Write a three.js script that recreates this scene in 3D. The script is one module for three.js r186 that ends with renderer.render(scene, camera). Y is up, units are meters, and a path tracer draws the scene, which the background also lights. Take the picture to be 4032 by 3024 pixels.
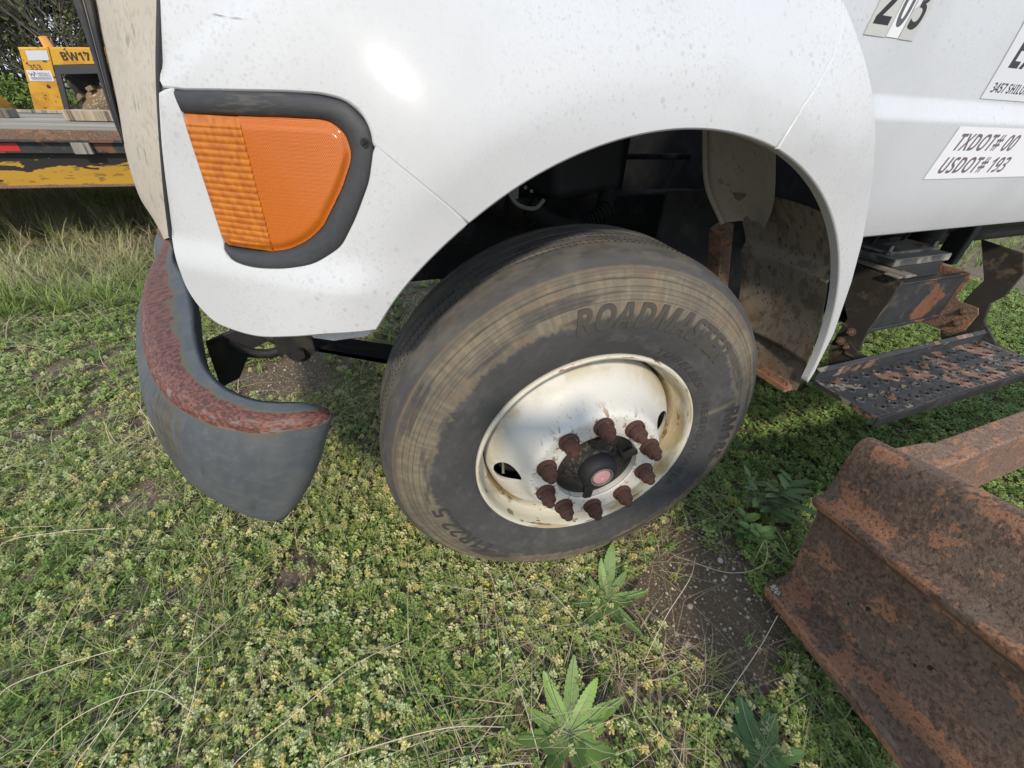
import * as THREE from 'three';
import { mergeGeometries, mergeVertices, toCreasedNormals } from 'three/addons/utils/BufferGeometryUtils.js';
import { TessellateModifier } from 'three/addons/modifiers/TessellateModifier.js';
import { RoundedBoxGeometry } from 'three/addons/geometries/RoundedBoxGeometry.js';
import { TextGeometry } from 'three/addons/geometries/TextGeometry.js';
import { FontLoader } from 'three/addons/loaders/FontLoader.js';
import { MarchingCubes } from 'three/addons/objects/MarchingCubes.js';

// ------------------------------------------------------------------ camera, sky, sun, exposure
const scene = new THREE.Scene();
const camera = new THREE.PerspectiveCamera(86.47, 4 / 3, 0.01, 300);
camera.position.set(-0.4913, 1.2621, 0.6444);
camera.up.set(0.17444, 0.81959, -0.54575);
camera.lookAt(-0.4913 + 0.3118, 1.2621 - 0.57171, 0.6444 - 0.7589);
const renderer = new THREE.WebGLRenderer({ antialias: true });
renderer.toneMapping = THREE.LinearToneMapping;
renderer.toneMappingExposure = 1.13;
renderer.shadowMap.enabled = true;

const SUN = new THREE.Vector3(-0.36, 0.63, 0.69).normalize();
const sun = new THREE.DirectionalLight(0xfff0dc, 2.6);
sun.position.copy(SUN).multiplyScalar(20);
sun.target.position.set(0, 0, 0);
sun.castShadow = true;
sun.shadow.radius = 8;
sun.shadow.mapSize.set(2048, 2048);
Object.assign(sun.shadow.camera, { left: -10, right: 10, top: 10, bottom: -10, near: 0.1, far: 60 });
scene.add(sun, sun.target);

// noise -------------------------------------------------------------------------------------
function rng(seed) { let s = seed >>> 0; return () => { s = (s + 0x6d2b79f5) | 0; let t = Math.imul(s ^ (s >>> 15), 1 | s); t = (t + Math.imul(t ^ (t >>> 7), 61 | t)) ^ t; return ((t ^ (t >>> 14)) >>> 0) / 4294967296; }; }
const TB = new Float32Array(4096), PM = new Uint16Array(8192); { const r = rng(77); for (let i = 0; i < 4096; i++) { TB[i] = r(); PM[i] = i; } for (let i = 4095; i > 0; i--) { const j = Math.floor(r() * (i + 1)), t = PM[i]; PM[i] = PM[j]; PM[j] = t; } for (let i = 0; i < 4096; i++) PM[i + 4096] = PM[i]; }
const hash = (x, y, k) => TB[PM[PM[(x + k * 131) & 4095] + (y & 4095)]];
const md = (a, n) => ((a % n) + n) % n;
function vn(x, y, p, k, q = p) {              // value noise, period p in x and q in y
  const x0 = Math.floor(x), y0 = Math.floor(y); let fx = x - x0, fy = y - y0;
  fx = fx * fx * (3 - 2 * fx); fy = fy * fy * (3 - 2 * fy);
  let a = x0 % p, c = y0 % q; if (a < 0) a += p; if (c < 0) c += q; const b = a + 1 === p ? 0 : a + 1, d = c + 1 === q ? 0 : c + 1;
  const pa = PM[(a + k * 131) & 4095], pb = PM[(b + k * 131) & 4095]; c &= 4095; const e = d & 4095;
  const h0 = TB[PM[pa + c]], h1 = TB[PM[pb + c]], h2 = TB[PM[pa + e]], h3 = TB[PM[pb + e]];
  return h0 + (h1 - h0) * fx + (h2 - h0) * fy + (h0 - h1 - h2 + h3) * fx * fy;
}
function fbm(u, v, f, oct, k, g = f) { let s = 0, a = 0.5, t = 0; for (let i = 0; i < oct; i++) { s += a * vn(u * f, v * g, f, k + i * 17, g); t += a; f *= 2; g *= 2; a *= 0.55; } return s / t; }
const clamp = (x, a = 0, b = 1) => Math.min(b, Math.max(a, x));
const ss = (a, b, x) => { const t = clamp((x - a) / (b - a)); return t * t * (3 - 2 * t); };
const mix3 = (a, b, t) => [a[0] + (b[0] - a[0]) * t, a[1] + (b[1] - a[1]) * t, a[2] + (b[2] - a[2]) * t];
const toS = (x) => { x = clamp(x); return Math.round(255 * (x <= 0.0031308 ? 12.92 * x : 1.055 * Math.pow(x, 1 / 2.4) - 0.055)); };
function finish(t, srgb) { t.wrapS = t.wrapT = THREE.RepeatWrapping; t.magFilter = THREE.LinearFilter; t.minFilter = THREE.LinearMipmapLinearFilter; t.generateMipmaps = true; t.colorSpace = srgb ? THREE.SRGBColorSpace : THREE.NoColorSpace; t.needsUpdate = true; return t; }
function colourTex(w, h, fn) { const d = new Uint8Array(w * h * 4); for (let y = 0; y < h; y++) for (let x = 0; x < w; x++) { const c = fn((x + 0.5) / w, (y + 0.5) / h), o = (y * w + x) * 4; d[o] = toS(c[0]); d[o + 1] = toS(c[1]); d[o + 2] = toS(c[2]); d[o + 3] = 255; } return finish(new THREE.DataTexture(d, w, h), true); }
function greyTex(w, h, fn) { const d = new Uint8Array(w * h * 4); for (let y = 0; y < h; y++) for (let x = 0; x < w; x++) { const c = Math.round(255 * clamp(fn((x + 0.5) / w, (y + 0.5) / h))), o = (y * w + x) * 4; d[o] = d[o + 1] = d[o + 2] = c; d[o + 3] = 255; } return finish(new THREE.DataTexture(d, w, h), false); }

// sky: broken bright cloud over pale blue
{
  const W = 512, H = 256, d = new Float32Array(W * H * 4);
  for (let y = 0; y < H; y++) for (let x = 0; x < W; x++) {
    const v = (y + 0.5) / H, el = (v - 0.5) * Math.PI, u = (x + 0.5) / W, o = (y * W + x) * 4;
    const e = Math.max(0, Math.sin(el));
    let c = mix3([0.84, 0.92, 1.0], [0.40, 0.56, 0.82], Math.pow(e, 0.55));
    const n = fbm(u, v, 6, 5, 3, 5), cl = ss(0.42, 0.66, n) * 0.85;
    c = mix3(c, [1.12, 1.15, 1.18], cl);
    if (el < 0) c = [0.2, 0.2, 0.16];
    d[o] = c[0]; d[o + 1] = c[1]; d[o + 2] = c[2]; d[o + 3] = 1;
  }
  const t = new THREE.DataTexture(d, W, H, THREE.RGBAFormat, THREE.FloatType);
  t.mapping = THREE.EquirectangularReflectionMapping; t.magFilter = THREE.LinearFilter; t.minFilter = THREE.LinearFilter; t.needsUpdate = true;
  scene.background = t; scene.environment = t;
}

// ------------------------------------------------------------------ helpers
const taken = new Map();
const numbered = (n) => { const k = taken.get(n) || 0; taken.set(n, k + 1); return k ? n + '_' + String(k).padStart(3, '0') : n; };
function tag(o, label, category, group) { o.userData.label = label; o.userData.category = category; if (group) o.userData.group = group; return o; }
function thing(name, label, category, pos = [0, 0, 0], group) { const g = new THREE.Group(); g.name = numbered(name); g.position.set(...pos); scene.add(g); return tag(g, label, category, group); }
function obj(name, geo, mat, parent) {
  if (Array.isArray(geo)) geo = merge(geo);
  const m = new THREE.Mesh(geo, mat); m.name = parent === scene ? numbered(name) : name; m.castShadow = m.receiveShadow = true; parent.add(m); return m;
}
function merge(list) { return mergeGeometries(list.map((g) => { let q = g.index ? g.toNonIndexed() : g; if (!q.getAttribute('uv')) q.setAttribute('uv', new THREE.BufferAttribute(new Float32Array(q.getAttribute('position').count * 2), 2)); for (const k of Object.keys(q.attributes)) if (!['position', 'normal', 'uv'].includes(k)) q.deleteAttribute(k); return q; })); }
const V = (x, y, z) => new THREE.Vector3(x, y, z);
function boxUV(g, off = 0) {                 // uv in metres from the dominant axis of each face
  g = g.index ? g.toNonIndexed() : g; const p = g.getAttribute('position'), uv = new Float32Array(p.count * 2), a = V(), b = V(), c = V(), n = V();
  for (let i = 0; i < p.count; i += 3) {
    a.fromBufferAttribute(p, i); b.fromBufferAttribute(p, i + 1); c.fromBufferAttribute(p, i + 2); n.copy(b).sub(a).cross(c.clone().sub(a));
    const X = Math.abs(n.x), Y = Math.abs(n.y), Z = Math.abs(n.z);
    for (let k = 0; k < 3; k++) { const q = [a, b, c][k], o = (i + k) * 2; if (X >= Y && X >= Z) { uv[o] = q.z + off; uv[o + 1] = q.y; } else if (Y >= Z) { uv[o] = q.x + off; uv[o + 1] = q.z; } else { uv[o] = q.x + off; uv[o + 1] = q.y; } }
  }
  g.setAttribute('uv', new THREE.BufferAttribute(uv, 2)); return g;
}
function box(w, h, d, x, y, z, r = 0.003, ry = 0, rx = 0, rz = 0) { const g = new RoundedBoxGeometry(w, h, d, 2, Math.min(r, w / 2.1, h / 2.1, d / 2.1)); if (rx) g.rotateX(rx); if (rz) g.rotateZ(rz); if (ry) g.rotateY(ry); g.translate(x, y, z); return boxUV(g); }
function cyl(r0, r1, a, b, seg = 16) { const A = V(...a), B = V(...b), l = A.distanceTo(B), g = new THREE.CylinderGeometry(r1, r0, l, seg); g.translate(0, l / 2, 0); g.applyQuaternion(new THREE.Quaternion().setFromUnitVectors(V(0, 1, 0), B.clone().sub(A).normalize())); g.translate(A.x, A.y, A.z); return g.toNonIndexed(); }
function tube(pts, r, seg = 24, rad = 8) { return new THREE.TubeGeometry(new THREE.CatmullRomCurve3(pts.map((p) => V(...p))), seg, r, rad).toNonIndexed(); }
// plate: polygon in two coordinates, extruded in the third. axis 'x': (z,y) polygon at x; 'z': (x,y) at z; 'y': (x,z) at y
function plate(pts, axis, at, th, bevel = 0.002, holes = []) {
  const s = new THREE.Shape(pts.map((p) => new THREE.Vector2(p[0], p[1])));
  for (const h of holes) { const q = new THREE.Path(); q.absarc(h[0], h[1], h[2], 0, Math.PI * 2, true); s.holes.push(q); }
  let g = new THREE.ExtrudeGeometry(s, { depth: th - 2 * bevel, bevelEnabled: bevel > 0, bevelThickness: bevel, bevelSize: bevel * 0.8, bevelOffset: -bevel * 0.8, bevelSegments: 2, curveSegments: 8 });
  g.translate(0, 0, bevel);
  if (axis === 'x') { g.applyMatrix4(new THREE.Matrix4().set(0, 0, 1, at, 0, 1, 0, 0, 1, 0, 0, 0, 0, 0, 0, 1)); flip(g); }
  else if (axis === 'y') { g.applyMatrix4(new THREE.Matrix4().set(1, 0, 0, 0, 0, 0, 1, at, 0, 1, 0, 0, 0, 0, 0, 1)); flip(g); }
  else g.translate(0, 0, at);
  return boxUV(g);
}
function flip(g) { const p = g.getAttribute('position'); for (const k of Object.keys(g.attributes)) { const a = g.getAttribute(k), n = a.itemSize; for (let i = 0; i < p.count; i += 3) for (let c = 0; c < n; c++) { const t = a.array[(i + 1) * n + c]; a.array[(i + 1) * n + c] = a.array[(i + 2) * n + c]; a.array[(i + 2) * n + c] = t; } } g.computeVertexNormals(); }
// grid of points rows[i][j] -> smooth surface
function gridGeo(rows, uvf) {
  const n = rows.length, m = rows[0].length, pos = [], uv = [], idx = [];
  for (let i = 0; i < n; i++) for (let j = 0; j < m; j++) { pos.push(...rows[i][j]); uv.push(...(uvf ? uvf(i / (n - 1), j / (m - 1), rows[i][j]) : [j / (m - 1), i / (n - 1)])); }
  for (let i = 0; i < n - 1; i++) for (let j = 0; j < m - 1; j++) { const a = i * m + j, b = a + 1, c = a + m, d = c + 1; idx.push(a, b, d, a, d, c); }
  const g = new THREE.BufferGeometry(); g.setAttribute('position', new THREE.Float32BufferAttribute(pos, 3)); g.setAttribute('uv', new THREE.Float32BufferAttribute(uv, 2)); g.setIndex(idx); g.computeVertexNormals(); return g;
}
function resample(pts, n) { const L = [0]; for (let i = 1; i < pts.length; i++) L.push(L[i - 1] + Math.hypot(...pts[i].map((v, k) => v - pts[i - 1][k]))); const out = []; let j = 0; for (let i = 0; i < n; i++) { const t = L[L.length - 1] * i / (n - 1); while (j < pts.length - 2 && L[j + 1] < t) j++; const f = (t - L[j]) / (L[j + 1] - L[j] || 1); out.push(pts[j].map((v, k) => v + (pts[j + 1][k] - v) * f)); } return out; }
function smoothLine(pts, n) { const c = new THREE.CatmullRomCurve3(pts.map((p) => V(p[0], p[1], p[2] || 0)), false, 'centripetal'); return c.getPoints(n).map((p) => pts[0].length > 2 ? [p.x, p.y, p.z] : [p.x, p.y]); }
function std(o) { const { c, map, bump, bs = 0.001, rm, ...r } = o; const m = (r.clearcoat || r.transmission || r.sheen ? new THREE.MeshPhysicalMaterial(r) : new THREE.MeshStandardMaterial(r)); if (c) m.color.setRGB(...c); if (map) m.map = map; if (bump) { m.bumpMap = bump; m.bumpScale = bs; } if (rm) m.roughnessMap = rm; m.side = THREE.DoubleSide; return m; }
function rep(t, a, b) { const c = t.clone(); c.repeat.set(a, b); c.needsUpdate = true; return c; }

// ------------------------------------------------------------------ materials
const dots = (u, v, n, k, size) => {           // scattered round specks
  const x = u * n, y = v * n, xi = Math.floor(x), yi = Math.floor(y); let m = 0;
  for (let i = -1; i <= 1; i++) for (let j = -1; j <= 1; j++) { const a = md(xi + i, n), b = md(yi + j, n), r = size * (0.25 + hash(a, b, k + 2)); if (hash(a, b, k + 3) > 0.45) continue; const dx = xi + i + hash(a, b, k) - x, dy = yi + j + hash(a, b, k + 1) - y, d = Math.hypot(dx, dy); m = Math.max(m, (1 - ss(r * 0.5, r, d)) * (0.3 + 0.7 * hash(a, b, k + 4))); }
  return m;
};
const T = {};
T.paint = colourTex(1024, 1024, (u, v) => {    // aged white: faint chalking, grey mould specks
  let c = [0.62, 0.64, 0.655]; const f = fbm(u, v, 5, 5, 11);
  c = mix3(c, [0.57, 0.59, 0.60], ss(0.4, 0.75, f));
  c = mix3(c, [0.34, 0.36, 0.36], 0.42 * dots(u, v, 64, 21, 0.28) * ss(0.4, 0.6, fbm(u, v, 4, 3, 91)));
  c = mix3(c, [0.38, 0.40, 0.39], 0.40 * dots(u, v, 190, 31, 0.42) * ss(0.38, 0.6, fbm(u, v, 6, 3, 95)));
  return mix3(c, [0.5, 0.52, 0.51], 0.22 * ss(0.62, 0.9, vn(u * 400, v * 400, 400, 5)));
});
T.fine = greyTex(512, 512, (u, v) => 0.5 * vn(u * 256, v * 256, 256, 8) + 0.5 * fbm(u, v, 32, 3, 9));
T.mid = greyTex(512, 512, (u, v) => fbm(u, v, 12, 6, 14));
const rustPatch = (u, v) => fbm(u, v, 9, 6, 40, 18) + 0.30 * (fbm(u, v, 70, 4, 47, 90) - 0.5);
T.rust = colourTex(1024, 1024, (u, v) => {     // scaled rust: brown crust, orange where it has flaked
  const g = fbm(u, v, 90, 4, 47, 110), h = fbm(u, v, 12, 5, 58);
  let c = mix3([0.15, 0.098, 0.070], [0.265, 0.168, 0.118], ss(0.25, 0.75, g));
  c = mix3(c, [0.20, 0.152, 0.11], 0.5 * ss(0.48, 0.66, h));
  c = mix3(c, mix3([0.33, 0.16, 0.085], [0.42, 0.215, 0.125], g), ss(0.60, 0.64, rustPatch(u, v)) * 0.8);
  c = mix3(c, [0.05, 0.032, 0.026], 0.6 * ss(0.62, 0.74, fbm(u, v, 110, 3, 71)));
  return mix3(c, [0.04, 0.027, 0.022], 0.6 * dots(u, v, 120, 77, 0.22));
});
T.rustB = greyTex(1024, 1024, (u, v) => 0.3 * ss(0.585, 0.615, rustPatch(u, v)) + 0.5 * fbm(u, v, 90, 4, 47, 110) + 0.2 * vn(u * 300, v * 300, 300, 3) - 0.3 * dots(u, v, 120, 77, 0.22));
T.black = colourTex(768, 768, (u, v) => {    // black chassis paint, worn through to rust, dusty
  const g = fbm(u, v, 40, 4, 147), f = fbm(u, v, 6, 6, 140);
  let c = mix3([0.020, 0.023, 0.028], [0.045, 0.048, 0.052], g);
  c = mix3(c, [0.12, 0.10, 0.075], 0.5 * ss(0.55, 0.8, fbm(u, v, 24, 4, 150)));
  const r = ss(0.585, 0.61, f + 0.1 * (g - 0.5)); c = mix3(c, mix3([0.12, 0.05, 0.03], [0.25, 0.11, 0.06], g), r);
  return c;
});
T.blackClean = colourTex(512, 512, (u, v) => { const g = fbm(u, v, 30, 4, 247); let c = mix3([0.012, 0.013, 0.015], [0.03, 0.031, 0.033], g); return mix3(c, [0.09, 0.078, 0.06], 0.45 * ss(0.55, 0.8, fbm(u, v, 14, 4, 250))); });
T.step = colourTex(768, 768, (u, v) => {
  const g = fbm(u, v, 40, 4, 347), f = fbm(u, v, 9, 6, 340);
  let c = mix3([0.018, 0.02, 0.024], [0.05, 0.052, 0.056], g);
  const r = ss(0.64, 0.70, f + 0.35 * (g - 0.5)); c = mix3(c, mix3([0.12, 0.065, 0.045], [0.26, 0.15, 0.10], g), r);
  return mix3(c, [0.28, 0.25, 0.20], 0.7 * ss(0.69, 0.74, fbm(u, v, 18, 5, 360)));
});
T.beige = colourTex(512, 512, (u, v) => { let c = mix3([0.44, 0.40, 0.325], [0.52, 0.475, 0.395], fbm(u, v, 20, 5, 401)); c = mix3(c, [0.16, 0.155, 0.15], 0.55 * ss(0.77, 0.82, fbm(u, v, 50, 3, 409, 34))); return mix3(c, [0.34, 0.31, 0.25], 0.5 * ss(0.6, 0.8, vn(u * 200, v * 200, 200, 4))); });
T.nut = colourTex(512, 512, (u, v) => { const g = fbm(u, v, 30, 5, 501); let c = mix3([0.045, 0.022, 0.017], [0.13, 0.06, 0.042], ss(0.25, 0.75, g)); return mix3(c, [0.2, 0.11, 0.08], 0.6 * ss(0.6, 0.75, fbm(u, v, 60, 3, 507))); });
T.soil = colourTex(1024, 1024, (u, v) => {
  const f = fbm(u, v, 6, 6, 601), g = fbm(u, v, 60, 4, 607);
  let c = mix3([0.075, 0.056, 0.038], [0.19, 0.14, 0.09], f); c = mix3(c, [0.10, 0.085, 0.06], 0.6 * g);
  c = mix3(c, [0.33, 0.27, 0.19], 0.8 * dots(u, v, 90, 611, 0.45)); c = mix3(c, [0.42, 0.38, 0.31], 0.8 * dots(u, v, 40, 621, 0.3));
  return c;
});
T.soilB = greyTex(1024, 1024, (u, v) => 0.5 * fbm(u, v, 20, 5, 631) + 0.3 * dots(u, v, 90, 611, 0.45) + 0.2 * dots(u, v, 40, 621, 0.3));
T.wood = colourTex(512, 1024, (u, v) => { const g = fbm(u, v, 60, 4, 701, 3); let c = mix3([0.20, 0.185, 0.16], [0.42, 0.40, 0.36], g); return mix3(c, [0.06, 0.055, 0.05], 0.8 * ss(0.64, 0.72, fbm(u, v, 40, 4, 709, 2))); });
T.yellow = colourTex(1024, 1024, (u, v) => {   // machine yellow chipped to dark primer
  const f = fbm(u, v, 24, 5, 801); let c = mix3([0.52, 0.27, 0.018], [0.60, 0.33, 0.03], fbm(u, v, 8, 4, 805));
  c = mix3(c, [0.35, 0.13, 0.02], 0.5 * ss(0.6, 0.75, fbm(u, v, 5, 5, 811)));
  return mix3(c, [0.03, 0.022, 0.016], ss(0.68, 0.70, f));
});
T.yellowShadeTop = colourTex(1024, 256, (u, v) => { // trailer girder: flaked paint, with the deck shadow painted dark into its upper half
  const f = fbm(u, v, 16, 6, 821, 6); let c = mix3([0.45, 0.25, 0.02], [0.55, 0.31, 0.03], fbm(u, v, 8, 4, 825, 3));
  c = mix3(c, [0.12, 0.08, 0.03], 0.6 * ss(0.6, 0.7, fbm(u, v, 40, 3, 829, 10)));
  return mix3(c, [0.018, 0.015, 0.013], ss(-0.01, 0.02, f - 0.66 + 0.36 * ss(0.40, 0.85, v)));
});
const paint = std({ map: T.paint, roughness: 0.62, clearcoat: 0.2, clearcoatRoughness: 0.2 });
const M = {
  paint, door: std({ map: T.paint, c: [0.97, 0.98, 1], roughness: 0.42, clearcoat: 0.35, clearcoatRoughness: 0.25 }),
  rust: std({ map: rep(T.rust, 1.7, 1.7), roughness: 0.85, bump: rep(T.rustB, 1.7, 1.7), bs: 0.0022 }),
  black: std({ map: T.black, roughness: 0.6, bump: T.mid, bs: 0.001 }), blackClean: std({ map: T.blackClean, roughness: 0.7, bump: T.mid, bs: 0.001 }),
  step: std({ map: T.step, roughness: 0.65, bump: T.mid, bs: 0.001 }),
  beige: std({ map: T.beige, roughness: 0.75 }), nut: std({ map: rep(T.nut, 4, 4), roughness: 0.8, bump: rep(T.mid, 4, 4), bs: 0.0015 }),
  wood: std({ map: T.wood, roughness: 0.95, bump: T.mid, bs: 0.002 }), yellow: std({ map: T.yellow, roughness: 0.5 }), yellowShadeTop: std({ map: T.yellowShadeTop, roughness: 0.55 }),
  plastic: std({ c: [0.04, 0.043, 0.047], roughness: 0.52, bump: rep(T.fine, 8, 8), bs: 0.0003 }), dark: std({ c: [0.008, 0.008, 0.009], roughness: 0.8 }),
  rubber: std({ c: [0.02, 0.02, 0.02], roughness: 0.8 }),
};
// ------------------------------------------------------------------ the truck
const truck = thing('work_truck', 'white work truck with rusted dark bumper, amber corner lamp and white disc wheel', 'truck');
const font = await new FontLoader().loadAsync('fonts/droid/droid_sans_bold.typeface.json');
const HOOD = [[0.2222,1.2121],[0.2059,1.2166],[0.1895,1.2206],[0.1729,1.2242],[0.1563,1.2274],[0.1396,1.2301],[0.1228,1.2324],[0.106,1.2342],[0.0891,1.2356],[0.0722,1.2365],[0.0553,1.2369],[0.0384,1.2369],[0.0215,1.2365],[0.0046,1.2356],[-0.0123,1.2342],[-0.0291,1.2324],[-0.0459,1.2301],[-0.0626,1.2274],[-0.0792,1.2242],[-0.0957,1.2206],[-0.1122,1.2165],[-0.1285,1.212],[-0.1447,1.207],[-0.1607,1.2017],[-0.1766,1.1958],[-0.1923,1.1896],[-0.2079,1.1829],[-0.2233,1.1759],[-0.2385,1.1684],[-0.2534,1.1605],[-0.2682,1.1522],[-0.2827,1.1435],[-0.297,1.1344],[-0.311,1.125],[-0.3248,1.1151],[-0.359,1.144],[-0.392,1.171],[-0.417,1.191],[-0.438,1.208],[-0.438,1.218],[-0.441,1.231],[-0.449,1.244],[-0.463,1.254],[-0.488,1.26],[-0.515,1.261],[-0.541,1.261],[-0.582,1.26],[-0.625,1.259],[-0.654,1.258],[-0.683,1.26],[-0.683,1.264],[-0.671,1.305],[-0.657,1.345]] ;
const HOODR = [[0.361,1.418],[0.357,1.388],[0.348,1.366],[0.328,1.34],[0.303,1.313],[0.258,1.274],[0.239,1.241],[0.225,1.222]] ;
const REAR = [[0.2306,1.2096],[0.2494,1.2035],[0.268,1.1968],[0.2863,1.1896],[0.3044,1.1818],[0.3223,1.1734],[0.3399,1.1645],[0.3572,1.155],[0.3742,1.145],[0.3909,1.1345],[0.4072,1.1234],[0.4232,1.1119],[0.4388,1.0998],[0.454,1.0872],[0.4688,1.0742],[0.4832,1.0607],[0.4972,1.0468],[0.5107,1.0325],[0.5238,1.0177],[0.5364,1.0025],[0.5485,0.9869],[0.5602,0.971],[0.5713,0.9547],[0.5819,0.9381],[0.592,0.9211],[0.6015,0.9038],[0.6105,0.8863],[0.6189,0.8684],[0.6268,0.8503],[0.6341,0.832],[0.6408,0.8135],[0.6469,0.7947],[0.6525,0.7758],[0.6574,0.7567],[0.6617,0.7374],[0.6655,0.7181],[0.6686,0.6986],[0.6711,0.679],[0.673,0.6594],[0.6743,0.6397],[0.6749,0.62],[0.679,0.657],[0.67,0.784],[0.629,0.929],[0.589,1.03],[0.529,1.145],[0.477,1.226],[0.45,1.269],[0.422,1.316],[0.396,1.36],[0.378,1.393],[0.365,1.416],[0.36,1.389],[0.352,1.365],[0.333,1.338],[0.307,1.312],[0.264,1.272],[0.244,1.239]] ;
const LOWER = [[-0.437,1.204],[-0.418,1.187],[-0.392,1.166],[-0.359,1.139],[-0.3292,1.1119],[-0.3414,1.1025],[-0.3533,1.0929],[-0.365,1.083],[-0.3765,1.0727],[-0.3877,1.0623],[-0.3986,1.0515],[-0.4093,1.0405],[-0.4197,1.0292],[-0.4298,1.0177],[-0.4397,1.0059],[-0.4492,0.9939],[-0.4585,0.9817],[-0.4674,0.9692],[-0.4761,0.9565],[-0.512,0.954],[-0.553,0.948],[-0.605,0.934],[-0.662,0.919],[-0.701,0.918],[-0.732,0.924],[-0.752,0.947],[-0.761,0.976],[-0.76,1.013],[-0.759,1.037],[-0.756,1.058],[-0.73,1.136],[-0.713,1.186],[-0.7,1.22],[-0.689,1.249],[-0.671,1.256],[-0.669,1.23],[-0.67,1.192],[-0.671,1.152],[-0.672,1.111],[-0.673,1.064],[-0.675,1.049],[-0.669,1.038],[-0.643,1.032],[-0.601,1.035],[-0.573,1.041],[-0.545,1.049],[-0.522,1.062],[-0.501,1.078],[-0.486,1.099],[-0.474,1.118],[-0.461,1.142],[-0.45,1.164],[-0.442,1.189]] ;
const BEZO = [[-0.671,1.256],[-0.625,1.258],[-0.583,1.259],[-0.542,1.259],[-0.515,1.259],[-0.489,1.257],[-0.464,1.251],[-0.451,1.24],[-0.442,1.228],[-0.44,1.217],[-0.44,1.204],[-0.443,1.189],[-0.451,1.164],[-0.462,1.143],[-0.475,1.119],[-0.487,1.1],[-0.502,1.079],[-0.523,1.063],[-0.545,1.051],[-0.572,1.042],[-0.6,1.037],[-0.642,1.034],[-0.667,1.04],[-0.674,1.052]] ;
const LENS = [[-0.668,1.229],[-0.618,1.23],[-0.583,1.23],[-0.549,1.231],[-0.521,1.231],[-0.499,1.231],[-0.488,1.229],[-0.48,1.224],[-0.473,1.217],[-0.47,1.207],[-0.469,1.196],[-0.472,1.185],[-0.478,1.173],[-0.487,1.156],[-0.498,1.139],[-0.509,1.123],[-0.52,1.107],[-0.533,1.094],[-0.547,1.083],[-0.562,1.074],[-0.58,1.066],[-0.601,1.061],[-0.622,1.058],[-0.664,1.058],[-0.671,1.064]] ;
// outer skin of the hood and fender as depth over (x, y), and of the door
function skin(x, y) {
  let z = 0.05 - 0.96 * Math.max(0, -0.30 - x) ** 2;
  const s = Math.hypot(x - 0.047, y - 0.609) - 0.628, q = Math.max(0, s - 0.05);
  z -= 0.045 * q * q / (q * q + 0.0144) * (1 - 0.7 * ss(0.25, 0.5, x));
  const h = Math.max(0, y - 1.21); z -= 1.5 * h * h;
  z += 0.018 * (1 - ss(1.01, 1.07, y)) * (1 - ss(-0.52, -0.42, x));
  const d = (-(x + 0.67) * 0.085 + (y - 1.26) * 0.14) / 0.1638;
  z -= 0.014 * ss(0, 0.025, d) * (1 - ss(-0.55, -0.45, x));
  return z;
}
const doorSkin = (x, y) => -0.045 + 0.03 * (1 - ss(1.255, 1.30, y)) - 1.1 * Math.max(0, 1.12 - y) ** 2 - 0.25 * Math.max(0, y - 1.30) ** 2;
function curved(poly, F, off = 0, edge = 0.02, maxE = 0.018, flange = 0.004) {
  const s = new THREE.Shape(poly.map((p) => new THREE.Vector2(p[0], p[1])));
  let g = new THREE.ShapeGeometry(s).toNonIndexed(); g = new TessellateModifier(maxE, 17).modify(g);
  const p = g.getAttribute('position'), nrm = new Float32Array(p.count * 3), uv = new Float32Array(p.count * 2), e = 0.003;
  const nAt = (x, y) => { const a = (F(x + e, y) - F(x - e, y)) / (2 * e), b = (F(x, y + e) - F(x, y - e)) / (2 * e), l = Math.hypot(a, b, 1); return [-a / l, -b / l, 1 / l]; };
  for (let i = 0; i < p.count; i++) { const x = p.getX(i), y = p.getY(i); p.setZ(i, F(x, y) + off); nrm.set(nAt(x, y), i * 3); uv[i * 2] = x; uv[i * 2 + 1] = y; }
  g.setAttribute('normal', new THREE.BufferAttribute(nrm, 3)); g.setAttribute('uv', new THREE.BufferAttribute(uv, 2));
  if (!edge) return g;
  const ccw = THREE.ShapeUtils.area(poly.map((q) => new THREE.Vector2(q[0], q[1]))) > 0, N = poly.length, rows = [[], [], [], []];
  const pl = []; for (let i = 0; i < N; i++) { const a = poly[i], b = poly[(i + 1) % N], k = Math.max(1, Math.ceil(Math.hypot(b[0] - a[0], b[1] - a[1]) / 0.015)); for (let j = 0; j < k; j++) pl.push([a[0] + (b[0] - a[0]) * j / k, a[1] + (b[1] - a[1]) * j / k]); }
  const n = pl.length;
  for (let i = 0; i <= n; i++) {
    const a = pl[(i + n - 1) % n], b = pl[i % n], c = pl[(i + 1) % n]; let dx = c[0] - a[0], dy = c[1] - a[1]; const l = Math.hypot(dx, dy) || 1; dx /= l; dy /= l; if (!ccw) { dx = -dx; dy = -dy; }
    const z = F(b[0], b[1]) + off, f = flange;
    rows[0].push([b[0], b[1], z]); rows[1].push([b[0] + dy * f * 0.6, b[1] - dx * f * 0.6, z - f * 0.35]); rows[2].push([b[0] + dy * f * 0.8, b[1] - dx * f * 0.8, z - f]); rows[3].push([b[0] + dy * f * 0.6, b[1] - dx * f * 0.6, z - edge]);
  }
  const r = gridGeo(rows, (a, b, q) => [q[0] + q[2], q[1]]);
  return merge([g, r]);
}
const cut = (L, a, b) => [...L.slice(0, a), ...smoothLine(L.slice(a, b), 60), ...L.slice(b)];
const near = (L, x, y) => { let k = 0, d = 9; L.forEach((p, i) => { const e = Math.hypot(p[0] - x, p[1] - y); if (e < d) { d = e; k = i; } }); return k; };
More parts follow.
